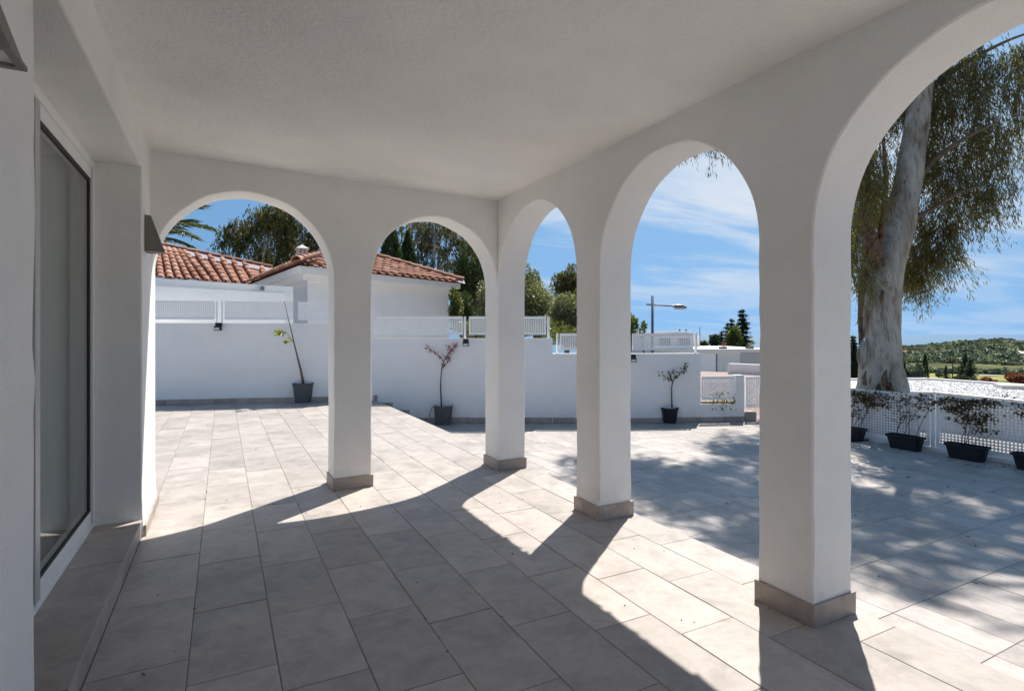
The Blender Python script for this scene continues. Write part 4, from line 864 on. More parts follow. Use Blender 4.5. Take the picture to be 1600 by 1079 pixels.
    # lower flat-topped block in front
    g = thing('garage_block', (*at(350, 521, 12.2)[:2], -0.7), 'plain white flat topped block in front of the clay roof', 'outbuilding')
    zt = 2.457; d0, d1 = (zt - EYE) * F / 87.5, (zt - EYE) * F / 73.0; p, q = at(225, 521, d0), at(458, 521, d1)
    b = MB(); b.slab(p, q, 1.2, -0.9, zt); b.build('block_wall', 'house_wall', g)
    f = MB(); p2, q2 = at(225, 521, d0 * 0.998), at(446, 521, d1 * 0.985); f.slab(at(200, 521, d0 * 0.97), at(445, 521, d1 * 0.982), 0.03, 0.5, zt - 0.17, -0.028); f.build('panel', 'wall', g)
    j = at(293, 521, 1); dj = depth_of(hit(293, p[:2], q[:2])); pj = at(293, 521, dj)
    k = MB(); kk = at(410, 455, depth_of(hit(410, p[:2], q[:2])) - 0.07); k.box((kk[0] - 0.04, kk[1] - 0.04, kk[2] + 0.02), (kk[0] + 0.04, kk[1] + 0.04, kk[2] + 0.11)); 
    tag(solo(k.build('wall_light', 'steel', None, False, 0.006)), 'tiny grey wall light high on the flat topped white block', 'wall lamp')
neighbour_house()

# ================================================================== TREES
def limb_mesh(paths, mat, parent, name='trunk', seg=10, wob=0.05):
    m = MB()
    for path, rad in paths: m.tube(path, rad, seg, True, wob)
    return m.build(name, mat, parent, True)
def smooth_path(pts, n=4):
    pts = [np.array(p, float) for p in pts]; out = []
    for i in range(len(pts) - 1):
        p0, p1, p2, p3 = pts[max(i - 1, 0)], pts[i], pts[i + 1], pts[min(i + 2, len(pts) - 1)]
        for k in range(n):
            t = k / n; out.append(0.5 * (2 * p1 + (p2 - p0) * t + (2 * p0 - 5 * p1 + 4 * p2 - p3) * t * t + (3 * p1 - p0 - 3 * p2 + p3) * t ** 3))
    out.append(pts[-1]); return out
def smooth_rad(r, n=4):
    return list(np.interp(np.linspace(0, len(r) - 1, (len(r) - 1) * n + 1), range(len(r)), r))
def weeping(lobes, strand=(0.4, 1.0), per=13):
    """hanging twigs: lobes = (centre, (rx, ry, rz), number of twigs). Returns leaf centres, axes and the twig paths"""
    cen, ax, tw = [], [], []
    for c, r, n in lobes:
        cs = rng.normal(size=(max(2, n // 7), 3)); cs /= np.linalg.norm(cs, axis=1, keepdims=True); cs *= rng.uniform(0.25, 1, (len(cs), 1)) ** 0.5
        for k in range(n):
            p = np.array(c) + (cs[k % len(cs)] + rng.normal(0, 0.16, 3)) * r; L_ = rng.uniform(*strand); d = rng.normal(0, 0.42, 3); d[2] = -1; d /= np.linalg.norm(d); q = [p]
            for s in range(4):
                d = d + np.array([*rng.normal(0, 0.14, 2), -0.12]); d /= np.linalg.norm(d); q.append(q[-1] + d * L_ / 4)
            tw.append(q); m = int(per * L_ * rng.uniform(0.8, 1.2) / 0.7) + 3; t = rng.uniform(0, 4, m); i = np.minimum(t.astype(int), 3); f = (t - i)[:, None]; Q = np.array(q)
            P_ = Q[i] * (1 - f) + Q[i + 1] * f + rng.normal(0, 0.045, (m, 3)); a = (Q[i + 1] - Q[i]) / (L_ / 4) + rng.normal(0, 0.42, (m, 3)); a[:, 2] -= 0.35; cen.append(P_); ax.append(a)
    return np.concatenate(cen), np.concatenate(ax), tw
def big_gum():
    D = 9.9; base = at(1379, 640, D); base[2] = -0.75
    o = thing('gum_tree', base, 'big eucalyptus with pale peeling trunk and hanging leaves behind the perforated fence', 'tree', 'eucalyptus trees')
    pts = [(1379, 700), (1379, 640), (1378, 600), (1376, 560), (1377, 520), (1378, 480), (1381, 440), (1389, 400), (1402, 364), (1414, 310), (1424, 250), (1433, 190), (1440, 140), (1452, 60), (1470, -60), (1482, -180), (1500, -300)]
    rad = [0.58, 0.49, 0.385, 0.325, 0.30, 0.292, 0.292, 0.285, 0.255, 0.235, 0.21, 0.195, 0.175, 0.16, 0.13, 0.09, 0.05]
    path = [at(u, v, D + 0.02 * i) for i, (u, v) in enumerate(pts)]; path = smooth_path(path, 3); rr = smooth_rad(rad, 3)
    limb_mesh([(path, rr)], 'gum_bark', o, 'trunk', 22, 0.022)
    kn = MB(); kn.tube(smooth_path([at(1347, 575, D - 0.05), at(1346, 560, D - 0.08), at(1347, 545, D - 0.05), at(1352, 530, D)], 3), smooth_rad([0.03, 0.075, 0.07, 0.03], 3), 12, True, 0.08); kn.build('burl', 'gum_bark', o, True)
    A = lambda u, v, dd=0: at(u, v, D + dd)
    kt = MB(); kt.tube([A(1377, 472, -.30), A(1377.5, 465, -.325), A(1378, 458, -.315), A(1379, 452, -.29)], [0.012, 0.035, 0.03, 0.01], 10, True, 0.2); kt.build('knot', 'old_bark', o, True)
    for fu, fv, fh, fw in ((1384, 590, 26, 5), (1391, 603, 14, 6), (1374, 604, 12, 4), (1352, 590, 22, 3)):
        fl = MB(); e_ = abs(fu - 1377) / 34 ; dd_ = -0.36 * math.sqrt(max(0.05, 1 - e_ * e_)); fl.tube([A(fu, fv + fh / 2, dd_ - .02), A(fu - 1, fv, dd_ - .015), A(fu + 1, fv - fh / 2, dd_)], [fw / F * D, fw / F * D * 0.8, 0.006], 6, True, 0.3); fl.build('bark_flap', 'old_bark', o, True)
    lm = [([A(1378, 428, .12), A(1362, 388, -.08), A(1355, 345, -.2), A(1352, 300, -.25), A(1345, 240, -.4), A(1330, 150, -.7), A(1310, 40, -1)], [0.13, 0.125, 0.11, 0.10, 0.085, 0.07, 0.045]),
          ([A(1374, 405, -.1), A(1376, 375, -.15), A(1381, 330, -.3), A(1384, 280, -.5), A(1380, 210, -.7)], [0.06, 0.055, 0.045, 0.035, 0.02])]
    limb_mesh([(smooth_path(p, 5), smooth_rad(r, 5)) for p, r in lm], 'old_bark', o, 'side_limb', 12, 0.13)
    st = MB(); st.tube(smooth_path([A(1346, 640, .1), A(1347, 560, .15), A(1344, 500, .1), A(1349, 440, -.05), A(1354, 400, -.1)], 3), smooth_rad([0.02, 0.03, 0.035, 0.05, 0.05], 3), 8, True, 0.3); st.build('bark_strip', 'old_bark', o, True)
    br = [([A(1418, 305, .3), A(1460, 250, .0), A(1510, 215, -.6), A(1560, 190, -.8)], [0.06, 0.045, 0.03, 0.012]), ([A(1440, 150, .35), A(1490, 110, .4), A(1545, 78, .4), A(1600, 54, .4), A(1660, 40, .4)], [0.07, 0.05, 0.03, 0.022, 0.015]),
          ([A(1405, 350, .3), A(1450, 330, -.1), A(1500, 300, -.7), A(1540, 290, -.9)], [0.05, 0.035, 0.022, 0.01]), ([A(1428, 220, .35), A(1400, 160, .7), A(1350, 100, 1.0), A(1290, 40, 1.2)], [0.06, 0.045, 0.03, 0.02]),
          ([A(1450, 70), A(1380, -40, .2), A(1250, -120, .3), A(1120, -100, .3), A(1040, -10, .2)], [0.11, 0.09, 0.06, 0.04, 0.02]), ([A(1470, -60), A(1540, -120, -.8), A(1600, -160, -1.4)], [0.08, 0.05, 0.02]),
          ([A(1450, 60), A(1420, -60, -1), A(1380, -160, -2.2), A(1340, -220, -3)], [0.10, 0.07, 0.05, 0.02]), ([A(1482, -180), A(1400, -300, .3), A(1300, -340, .5)], [0.07, 0.05, 0.02])]
    limb_mesh([(smooth_path(p, 3), smooth_rad(r, 3)) for p, r in br], 'bark', o, 'branch', 7, 0.05)
    S = lambda px: px / F * D
    def lobe(u, v, dd, ru, rv, n, rd=0.9): # centre, half sizes in metres
        return (A(u, v, dd), (S(ru), rd, S(rv)), n)
    lobes = [lobe(1495, 130, .3, 48, 60, 200), lobe(1530, 125, .1, 36, 46, 130), lobe(1548, 185, .1, 28, 34, 80), lobe(1490, 220, .3, 44, 55, 220), lobe(1520, 258, .0, 30, 42, 85), lobe(1482, 300, .3, 40, 50, 180), lobe(1455, 200, .9, 30, 90, 150, .4), lobe(1445, 120, 1.0, 40, 50, 110, .4),
             lobe(1447, 365, .6, 28, 46, 190, .5), lobe(1497, 320, .1, 22, 30, 70), lobe(1428, 412, .8, 20, 34, 110, .35), lobe(1556, 95, 0, 24, 24, 80), lobe(1462, 400, .4, 22, 26, 50, .4),
             lobe(1368, 200, .8, 30, 80, 190, .6), lobe(1345, 290, .6, 22, 80, 190, .5), lobe(1336, 380, .4, 12, 60, 130, .4), lobe(1390, 130, 1.0, 36, 50, 130, .5), lobe(1382, 330, 1.0, 14, 50, 60, .3), lobe(1315, 230, .2, 26, 110, 110, .5), lobe(1350, 300, -.6, 13, 50, 60, .25), lobe(1342, 410, -.5, 9, 45, 45, .2), lobe(1358, 250, -.6, 16, 40, 50, .25),
             lobe(1090, 205, .2, 24, 22, 36, .5), lobe(1120, 160, .2, 30, 30, 40, .5)]
    # the crown above the picture: it throws the dappled shade on the terrace
    hi = []; tops = []
    for cx_, cy_, k_ in ((10.6, 7.6, 3), (12.0, 8.2, 4), (13.4, 8.0, 3), (11.4, 9.8, 4), (13.0, 10.2, 4), (14.6, 9.4, 3), (10.0, 10.2, 3), (14.8, 7.4, 3), (12.2, 6.6, 2), (15.4, 11.0, 2), (9.6, 8.6, 2), (16.0, 8.6, 2)):
        for _ in range(k_):
            c_ = np.array([cx_ + rng.normal(0, 0.45), cy_ + rng.normal(0, 0.45), 11.6 + rng.normal(0, 0.7) + 0.15 * (cx_ - 10)]); r_ = rng.uniform(0.55, 0.95); hi.append((c_, (r_, r_, r_ * 0.7), int(105 * r_))); tops.append(c_)
    tb = A(1470, -60, .3); te = A(1500, -300, .3)
    limb_mesh([(smooth_path([tb + (te - tb) * rng.uniform(0, 1), (te + c_) / 2 + np.array([0, 0, rng.uniform(-0.2, 0.5)]), c_], 3), smooth_rad([0.07, 0.05, 0.015], 3)) for c_ in tops[::2]], 'bark', o, 'branch', 6, 0.05)
    c1, a1, t1 = weeping(lobes, (0.35, 0.85), 17); c2, a2, t2 = weeping(hi, (0.5, 1.1), 24)
    leaves('crown', 'gum_leaf', np.concatenate([c1, c2]), np.concatenate([a1, a2]), np.concatenate([np.full(len(c1), 0.105), np.full(len(c2), 0.16)]), np.concatenate([np.full(len(c1), 0.0155), np.full(len(c2), 0.032)]), o)
    tw = MB()
    for q in t1: tw.tube([q[0], q[2], q[4]], [0.006, 0.004, 0.002], 3, False)
    tag(tw.build('twigs', 'bark', o), kind='stuff')
big_gum()
def gum(name, label, base, h, lobes, leaf=(0.3, 0.05), trunks=None, group='eucalyptus trees', per=10, strand=(0.6, 1.6)):
    o = thing(name, base, label, 'tree', group); paths = []
    for t in (trunks or [0]):
        p = [np.array(base) + np.array([RT[0] * t, RT[1] * t, 0])]; 
        for k in range(5): p.append(p[-1] + np.array([random.gauss(0, 0.02 * h), random.gauss(0, 0.02 * h), h / 5.6]))
        paths.append((p, np.linspace(0.02 * h, 0.003 * h, 6)))
        for k in range(6):
            s = p[random.randint(2, 4)]; c = lobes[random.randrange(len(lobes))][0]; paths.append(([s, (s + c) / 2 + np.array([0, 0, 0.04 * h]), c], [0.008 * h, 0.005 * h, 0.002 * h]))
    limb_mesh(paths, 'gum_bark', o, 'trunk', 7); c, a, t = weeping(lobes, strand, per); leaves('crown', 'gum_far', c, a, leaf[0], leaf[1], o); return o
def lob(u, v, d, ru, rv, n, rd=None): return (at(u, v, d), (ru / F * d, rd or max(ru, rv) / F * d * 0.7, rv / F * d), n)
gum('gum_tree', 'eucalyptus with dark ragged crown above the clay roof in the left arch', np.array([*at(420, 521, 34)[:2], -1.5]), 10.5,
    [lob(372, 358, 34, 24, 22, 150), lob(410, 345, 34, 26, 22, 150), lob(438, 350, 33, 30, 34, 190), lob(395, 380, 34, 30, 18, 110), lob(475, 345, 33, 30, 40, 190), lob(455, 385, 34, 30, 24, 120), lob(500, 375, 33, 24, 34, 120), lob(430, 400, 34, 22, 16, 60), lob(350, 380, 34, 10, 9, 18), lob(520, 340, 33, 24, 34, 90), lob(440, 315, 33, 34, 14, 80), lob(500, 300, 33, 34, 22, 90)], (0.27, 0.06), [0, 1.2], per=7)
gum('gum_tree', 'tall thin eucalyptus trunks and hazy crown behind the right tiled roof', np.array([*at(690, 521, 38)[:2], -2]), 13,
    [lob(650, 365, 38, 34, 26, 120), lob(690, 360, 38, 34, 30, 170), lob(720, 395, 38, 26, 34, 120), lob(680, 400, 38, 34, 20, 100), lob(735, 360, 38, 24, 34, 90), lob(640, 400, 38, 24, 18, 60), lob(610, 355, 38, 26, 22, 70), lob(660, 330, 38, 60, 22, 110), lob(705, 425, 38, 22, 16, 40), lob(750, 420, 38, 14, 40, 70)], (0.30, 0.06), [-1.6, 0.2, 1.6, 2.6], per=6)
def conifer(label, u, vtop, vbase, d, wpx, mat='conifer', kind='open', group=None, dens=1.0, name='conifer_tree'):
    base = at(u, vbase, d); h = (vbase - vtop) / F * d; r = wpx / F * d; o = thing(name, base, label, 'tree', group)
    limb_mesh([([base, base + UP * h * 0.5, base + UP * h * 0.97], [0.025 * h, 0.015 * h, 0.003 * h])], 'bark', o, 'trunk', 6)
    cen, ax = [], []
    if kind == 'open':
        lev = 17; bp = MB()
        for L_ in range(lev):
            t = 0.10 + 0.88 * L_ / lev; nb = 7 if t < 0.85 else 5
            for k in range(nb):
                a = rng.uniform(0, 2 * math.pi); rr = r * (1 - t) ** 0.85 * rng.uniform(0.6, 1.15) + 0.02 * r; tip = base + np.array([math.cos(a) * rr, math.sin(a) * rr, h * t - rr * 0.22]); s = base + UP * h * t
                m = int((14 + 46 * (1 - t)) * dens); f = rng.uniform(0.12, 1, m)[:, None]; cen.append(s + (tip - s) * f + rng.normal(0, 1, (m, 3)) * (0.035 * h * (0.4 + 0.6 * (1 - t))) * [1, 1, 0.55]); x = np.tile(tip - s, (m, 1)) / (np.linalg.norm(tip - s) + 1e-6) + rng.normal(0, 0.5, (m, 3)); ax.append(x)
    else:
        m = int(2600 * dens); t = rng.uniform(0.02, 1, m); a = rng.uniform(0, 2 * math.pi, m); prof = np.minimum(1, 3.2 * t + 0.5) * (1 - t ** 2.2) ** 0.9 * (1 + 0.12 * np.sin(a * 5 + t * 23)); rr = r * prof * rng.uniform(0.55, 1.05, m)
        cen.append(base + np.stack([np.cos(a) * rr, np.sin(a) * rr, t * h], 1)); x = np.stack([np.cos(a) * 0.35, np.sin(a) * 0.35, np.ones(m)], 1) + rng.normal(0, 0.25, (m, 3)); ax.append(x)
    n = sum(len(c) for c in cen); leaves('crown', mat, np.concatenate(cen), np.concatenate(ax), h * (0.045 if kind == 'open' else 0.05), h * (0.014 if kind == 'open' else 0.016), o); return o
def bush(label, u, v, d, ru, rv, mat, n=1500, leaf=0.05, cat='shrub', name='shrub', group=None, lobes=9, asp=0.4, base_v=None):
    c = at(u, v, d); rx, rz = ru / F * d, rv / F * d; base = c - UP * rz
    if base_v: base = at(u, base_v, d)
    o = thing(name, base, label, cat, group)
    lc = rng.normal(size=(lobes, 3)); lc /= np.linalg.norm(lc, axis=1, keepdims=True); lc *= rng.uniform(0.2, 0.72, (lobes, 1)); lc = lc * [rx, rx, rz] + c; lr = rng.uniform(0.38, 0.58, lobes)
    limb_mesh([([base, (base + q) / 2 + rng.normal(0, 0.05 * rx, 3), q], [0.05 * rz, 0.03 * rz, 0.012 * rz]) for q in lc], 'bark', o, 'trunk' if cat == 'tree' else 'stems', 6)
    i = rng.integers(0, lobes, n); dd = rng.normal(size=(n, 3)); dd /= np.linalg.norm(dd, axis=1, keepdims=True); P_ = lc[i] + dd * (lr[i] * rng.uniform(0.5, 1.05, n) ** 0.6)[:, None] * [rx, rx, rz]
    ax = dd + rng.normal(0, 0.6, (n, 3)); ax[:, 2] += 0.2; leaves('crown' if cat == 'tree' else 'foliage', mat, P_, ax, leaf, leaf * asp, o); return o
def trees():
    conifer('dark cypress rising left behind the right tiled roof', 612, 348, 520, 30, 28, 'cypress_leaf', 'col', 'cypresses behind the tiled roof', 1.6, 'cypress_tree')
    conifer('dark cypress standing nearer the middle behind the tiled roof', 637, 362, 520, 31, 24, 'cypress_leaf', 'col', 'cypresses behind the tiled roof', 1.6, 'cypress_tree')
    conifer('dark cypress with a slim top right of the tiled roof corner', 752, 395, 540, 27, 30, 'cypress_leaf', 'col', 'cypresses behind the tiled roof', 1.8, 'cypress_tree')
    bush('dark green shrub between the tiled roof corner and the cypress', 722, 488, 19, 26, 40, 'cypress_leaf', 3600, 0.10, 'shrub', 'shrub')
    bush('leafy green shrub beside the house corner above the fence', 712, 478, 17.5, 16, 32, 'citrus_leaf', 1500, 0.10, 'shrub', 'shrub')
    bush('silvery olive bush behind the corner column, left of its twin', 768, 482, 17, 34, 46, 'olive_leaf', 8000, 0.085, 'shrub', 'shrub', 'silvery olive bushes above the garden wall', 13)
    bush('large silvery olive bush filling the narrow corner arch', 840, 484, 17, 44, 58, 'olive_leaf', 14000, 0.085, 'shrub', 'shrub', 'silvery olive bushes above the garden wall', 22)
    bush('pale silvery olive bush low behind the third column', 888, 496, 15.5, 40, 44, 'olive_leaf', 11000, 0.075, 'shrub', 'shrub', 'silvery olive bushes above the garden wall', 18)
    bush('tall olive bush rising left in the narrow arch', 826, 452, 18, 18, 40, 'olive_leaf', 4200, 0.085, 'shrub', 'shrub', 'silvery olive bushes above the garden wall', 11)
    bush('dense dark green tree closing the gap right of the house corner', 733, 452, 25, 32, 78, 'cypress_leaf', 9000, 0.16, 'tree', 'leafy_tree', None, 18, 0.4, 560)
    bush('low green hedge under the fence panels of the lower wall', 905, 528, 13.6, 50, 20, 'citrus_leaf', 5000, 0.07, 'shrub', 'hedge', None, 14)
    bush('green hedge under the fence panels above the pink sapling', 800, 512, 14.6, 90, 17, 'citrus_leaf', 6000, 0.08, 'shrub', 'hedge', None, 20)
    bush('bright yellow green tree beside the third column in the narrow arch', 905, 462, 20, 20, 26, 'bright_leaf', 1600, 0.13, 'tree', 'leafy_tree', None, 7, 0.45, 540)
    bush('round topped small dark tree high above the olives in the narrow arch', 886, 444, 30, 24, 44, 'gum_far', 6000, 0.17, 'tree', 'leafy_tree', None, 17, 0.35, 570)
    bush('light green leafy tree just right of the third column', 985, 505, 20, 17, 24, 'bright_leaf', 900, 0.13, 'tree', 'leafy_tree', None, 7, 0.45, 560)
    bush('sparse small tree beside the street lamp pole', 1006, 514, 22, 9, 13, 'citrus_leaf', 200, 0.12, 'tree', 'leafy_tree', None, 5, 0.4, 560)
    g = 'conifers behind the white garages'
    conifer('tallest dark conifer behind the white garages', 1160, 477, 602, 60, 27, 'conifer', 'open', g, 1.2)
    conifer('thin pointed conifer left of the tallest one', 1143, 493, 602, 62, 12, 'conifer', 'open', g, 0.8)
    conifer('slim second conifer spire in the conifer row', 1137, 500, 602, 64, 11, 'conifer', 'open', g, 0.8)
    conifer('shorter dark conifer left in the conifer row', 1128, 512, 602, 66, 12, 'conifer', 'open', g, 0.8)
    bush('round dark conifer bush beside the thin spires', 1148, 525, 58, 16, 26, 'citrus_leaf', 1500, 0.3, 'tree', 'leafy_tree', None, 8, 0.35, 600)
    bush('dull round tree left of the conifer row', 1117, 533, 70, 12, 16, 'conifer', 900, 0.4, 'tree', 'leafy_tree', None, 7, 0.4, 600)
    bush('small round tree beyond the white garage roof', 1101, 537, 75, 6, 9, 'citrus_leaf', 400, 0.35, 'tree', 'leafy_tree', None, 6, 0.4, 600)
    # valley trees seen over the gravel roof
    conifer('slender dark cypress standing over the far edge of the gravel roof', 1445.5, 552, 597, 120, 5.5, 'cypress_leaf', 'col', None, 0.8, 'cypress_tree')
    conifer('broad dark conifer with twin tops beyond the gravel roof', 1508, 548, 602, 110, 17, 'conifer', 'open', 'conifers beyond the gravel roof', 1.3)
    conifer('second dark top leaning against the broad conifer', 1516, 557, 602, 108, 19, 'conifer', 'open', 'conifers beyond the gravel roof', 1.3)
    conifer('small pointed conifer left of the palm', 1478, 569, 596, 115, 9, 'conifer', 'open', 'conifers beyond the gravel roof', 1.0)
    bush('grey green rounded tree left of the slender cypress', 1430, 582, 110, 13, 18, 'scrub', 1500, 0.5, 'tree', 'leafy_tree', None, 9, 0.5, 603)
    bush('dark tree against the right side of the large trunk', 1411, 582, 105, 7, 15, 'conifer', 900, 0.5, 'tree', 'leafy_tree', None, 7, 0.5, 602)
    bush('low dark bush at the foot of the broad conifer', 1497, 593, 105, 16, 8, 'conifer', 900, 0.45, 'shrub', 'shrub', None, 8, 0.5)
    bush('red leaved shrub at the right picture edge', 1592, 592, 60, 19, 14, 'red_leaf', 1800, 0.3, 'shrub', 'shrub', 'red leaved shrubs beyond the gravel roof', 9, 0.5)
    bush('low reddish shrub before the yellow fairway', 1543, 594, 62, 13, 6, 'red_leaf', 700, 0.28, 'shrub', 'shrub', 'red leaved shrubs beyond the gravel roof', 7, 0.5)
    bush('small grey bush on the fairway left of the small conifer', 1467, 586, 130, 5, 5, 'scrub', 350, 0.5, 'shrub', 'shrub', None, 6, 0.5)
    conifer('dark dense tree between the big column and the large trunk', 1333, 520, 612, 45, 17, 'cypress_leaf', 'open', None, 1.6, 'cypress_tree')
    def palm(label, u, vtop, vbase, d, rpx, n, mat='palm_leaf', trunk=True, aim=None):
        base = at(u, vbase, d); top = at(u, vtop, d); o = thing('palm_tree', base, label, 'tree', 'palm trees'); r = rpx / F * d
        limb_mesh([([base, (base + top) / 2 + RT * 0.05 * r, top], [0.13 * r, 0.10 * r, 0.10 * r])], 'bark', o, 'trunk', 8)
        cen, ax = [], []; fr = MB()
        for k in range(n):
            a = 2 * math.pi * k / n + rng.uniform(-0.2, 0.2); el = rng.uniform(-0.35, 1.1); L_ = r * rng.uniform(0.85, 1.15); d0 = np.array([math.cos(a) * math.cos(el), math.sin(a) * math.cos(el), math.sin(el)]); p = top.copy(); path = [p]
            for s in range(8):
                d0 = d0 + np.array([0, 0, -0.14]); d0 /= np.linalg.norm(d0); p = p + d0 * L_ / 8; path.append(p)
                sd_ = np.cross(d0, UP); sd_ /= np.linalg.norm(sd_) + 1e-6
                for q in range(7):
                    for w in (-1, 1): aa = d0 * 0.75 + sd_ * w * 0.7 - UP * 0.25 + rng.normal(0, 0.08, 3); aa /= np.linalg.norm(aa); ll = 0.27 * r * (1 - 0.5 * abs(s - 3) / 5); cen.append(p - d0 * L_ / 8 * q / 7 + aa * ll / 2); ax.append(aa)
            fr.tube(path, np.linspace(0.014 * r, 0.004 * r, 9), 4)
        fr.build('frond_ribs', 'stem', o); leaves('fronds', mat, cen, ax, 0.25 * r, 0.022 * r, o)
    palm('palm crown behind the clay roof beside the taupe wall lamp', 222, 374, 560, 24, 96, 26)
    palm('small palm on the yellow fairway', 1488, 560, 592, 150, 7, 16)
trees()

# ================================================================== BEYOND: houses, gravel roof, lamp post, hill
def beyond():
    # street lamp
    d = 17.0; b = at(1019.5, 640, d); b[2] = -1.6; o = thing('street_lamp', b, 'grey steel street lamp with a long arm above the garden wall', 'street lamp')
    t = at(1019.5, 462, d); m = MB(); m.tube([b, t], [0.045, 0.04], 10); m.build('pole', 'steel', o, True)
    m = MB(); m.tube([at(1010, 475.5, d), at(1050, 478, d)], [0.022, 0.02], 8); m.build('arm', 'steel', o, True)
    h = MB(); n = 10; prof = [(1049, 478, .02), (1053, 478, .06), (1060, 478.3, .085), (1067, 478.8, .085), (1072, 480, .05)]
    V = []
    for u, v, w in prof:
        c = at(u, v, d)
        for k in range(n): a = 2 * math.pi * k / n; V.append(c + FW * w * 1.2 * math.cos(a) + UP * w * 0.75 * math.sin(a))
    h.add(V, [(i * n + k, i * n + (k + 1) % n, (i + 1) * n + (k + 1) % n, (i + 1) * n + k) for i in range(4) for k in range(n)] + [tuple(range(n)), tuple(range(4 * n, 5 * n))[::-1]]); hd = h.build('lamp_head', 'steel', o, True)
    l = MB(); c0, c1 = at(1054, 480.6, d), at(1069, 482, d); l.slab(c0, c1, 0.12, c0[2] - 0.05, c0[2] - 0.01, -0.06); l.build('lens', 'lens', hd)
    # white garages and house across the road
    def facing(u0, u1, d0, d1): return at(u0, HY, d0)[:2], at(u1, HY, d1)[:2]
    o = thing('white_garage', (*at(1140, HY, 30)[:2], -2), 'long white garages with parapet roof across the road', 'garage')
    d = 30; p, q = facing(1060, 1215, d, d)
    b = MB(); b.slab(p, q, 7, -2.2, zat(549, d)); b.build('walls', 'house_wall', o); c = MB(); c.slab(back(p, -0.12), back(q, -0.12), 7.3, zat(549, d), zat(545, d)); c.build('parapet', 'house_wall', o)
    for u0, u1, mt, v1 in ((1084, 1118, 'white_metal', 551), (1157, 1200, 'grey_frame', 551)):
        a, e = facing(u0, u1, d, d); f = MB(); f.slab(a, e, 0.05, -2.0, zat(v1, d), -0.055); f.build('garage_door', mt, o)
    f = MB(); a, e = facing(1118.5, 1120, d, d); f.slab(a, e, 0.05, -2.0, zat(553, d), -0.06); f.build('downpipe', 'steel', o)
    for u, lab in ((1131, 'potted red plant on the garage parapet left of the conifers'), (1173, 'second dark potted plant on the garage parapet below the tallest conifer')):
        c0 = at(u, 545, d + 0.6); po = thing('roof_planter', c0, lab, 'planter', 'planters on the garage parapet'); w = 0.13 if u < 1150 else 0.16
        k = MB(); k.slab(at(u - 5, HY, d + .4), at(u + 5, HY, d + .4), 0.3, c0[2], c0[2] + 0.12); k.build('pot', 'old_bark', po); cc = c0 + UP * 0.2 + rng.normal(0, 0.09, (70, 3)); leaves('foliage', 'red_leaf' if u < 1150 else 'citrus_leaf', cc, rand_dirs(70), 0.08, 0.04, po)
    f = MB(); p, q = facing(1137, 1215, 22, 20.5); f.slab(p, q, 0.25, -2.0, zat(567.5, 22)); tag(solo(f.build('retaining_wall', 'wall')), 'greyish low wall before the garages across the road', 'wall')
    # sloping pink paved drive
    m_, nt, bb, _ = new_mat('pink_paving'); bt = nt.nodes.new('ShaderNodeTexBrick'); nt.links.new(mapped(nt, pos(nt), (1, 1, 1), (0, 0, 0.5)), bt.inputs['Vector']); bt.inputs['Scale'].default_value = 2.2; bt.inputs['Color1'].default_value = (0.30, 0.19, 0.165, 1); bt.inputs['Color2'].default_value = (0.25, 0.16, 0.145, 1); bt.inputs['Mortar'].default_value = (0.42, 0.36, 0.33, 1); bt.inputs['Mortar Size'].default_value = 0.03; nt.links.new(bt.outputs[0], bb.inputs['Base Color']); bb.inputs['Roughness'].default_value = 0.9
    rd = MB(); P_ = [at(1000, 596, 17), at(1275, 600, 15), at(1225, 584, 22), at(1000, 577, 26)]; rd.add(P_, [(0, 1, 2, 3)]); rd.add([P_[0], P_[1], at(1330, 680, 12.5), at(1000, 680, 13)], [(0, 3, 2, 1)]); tag(rd.build('paved_drive', m_), kind='structure')
    o = thing('white_house', (*at(1040, HY, 40)[:2], -3), 'flat roofed white house behind the street lamp', 'house'); d = 36; p, q = facing(960, 1093, d, d)
    b = MB(); b.slab(p, q, 8, -3, zat(523, d)); b.build('walls', 'house_wall', o); p2, q2 = facing(985, 1079, d + .5, d + .5); b = MB(); b.slab(p2, q2, 6, zat(523, d), zat(517, d)); b.build('upper_storey', 'house_wall', o); b = MB(); b.slab(*facing(1050, 1092, d + .3, d + .3), 5, zat(523, d), zat(520.5, d)); b.build('parapet', 'house_wall', o)
    for u in (1062, 1072):
        v = MB(); c = at(u, 520, d + 1); v.tube([c, c + UP * 0.25], 0.05, 8); v.build('roof_vent', 'steel', o, True)
    for u0, u1 in ((1030, 1048), (1060, 1078)): w = MB(); w.slab(*facing(u0, u1, d - .02, d - .02), 0.04, zat(538, d), zat(528, d), -0.03); w.build('window', 'steel', o)
    m = MB(); m.tube([at(1093.5, 545, 38), at(1093.5, 511, 38)], 0.025, 6); tag(solo(m.build('antenna_mast', 'steel', None, True)), 'thin grey mast at the right edge of the white house', 'mast')
    # gravel roof of the house below
    rz = -0.1; dd = lambda v: F * (EYE - rz) / (v - HY)
    o = thing('gravel_roof_house', (*at(1500, HY, 15)[:2], -4), 'flat roofed house below the terrace covered in white gravel', 'house')
    poly = [at(u, v, dd(v))[:2] for u, v in ((1290, 597), (1330, 594), (1450, 593), (1640, 606), (1900, 640), (1800, 690), (1600, 629), (1460, 615), (1290, 611))]
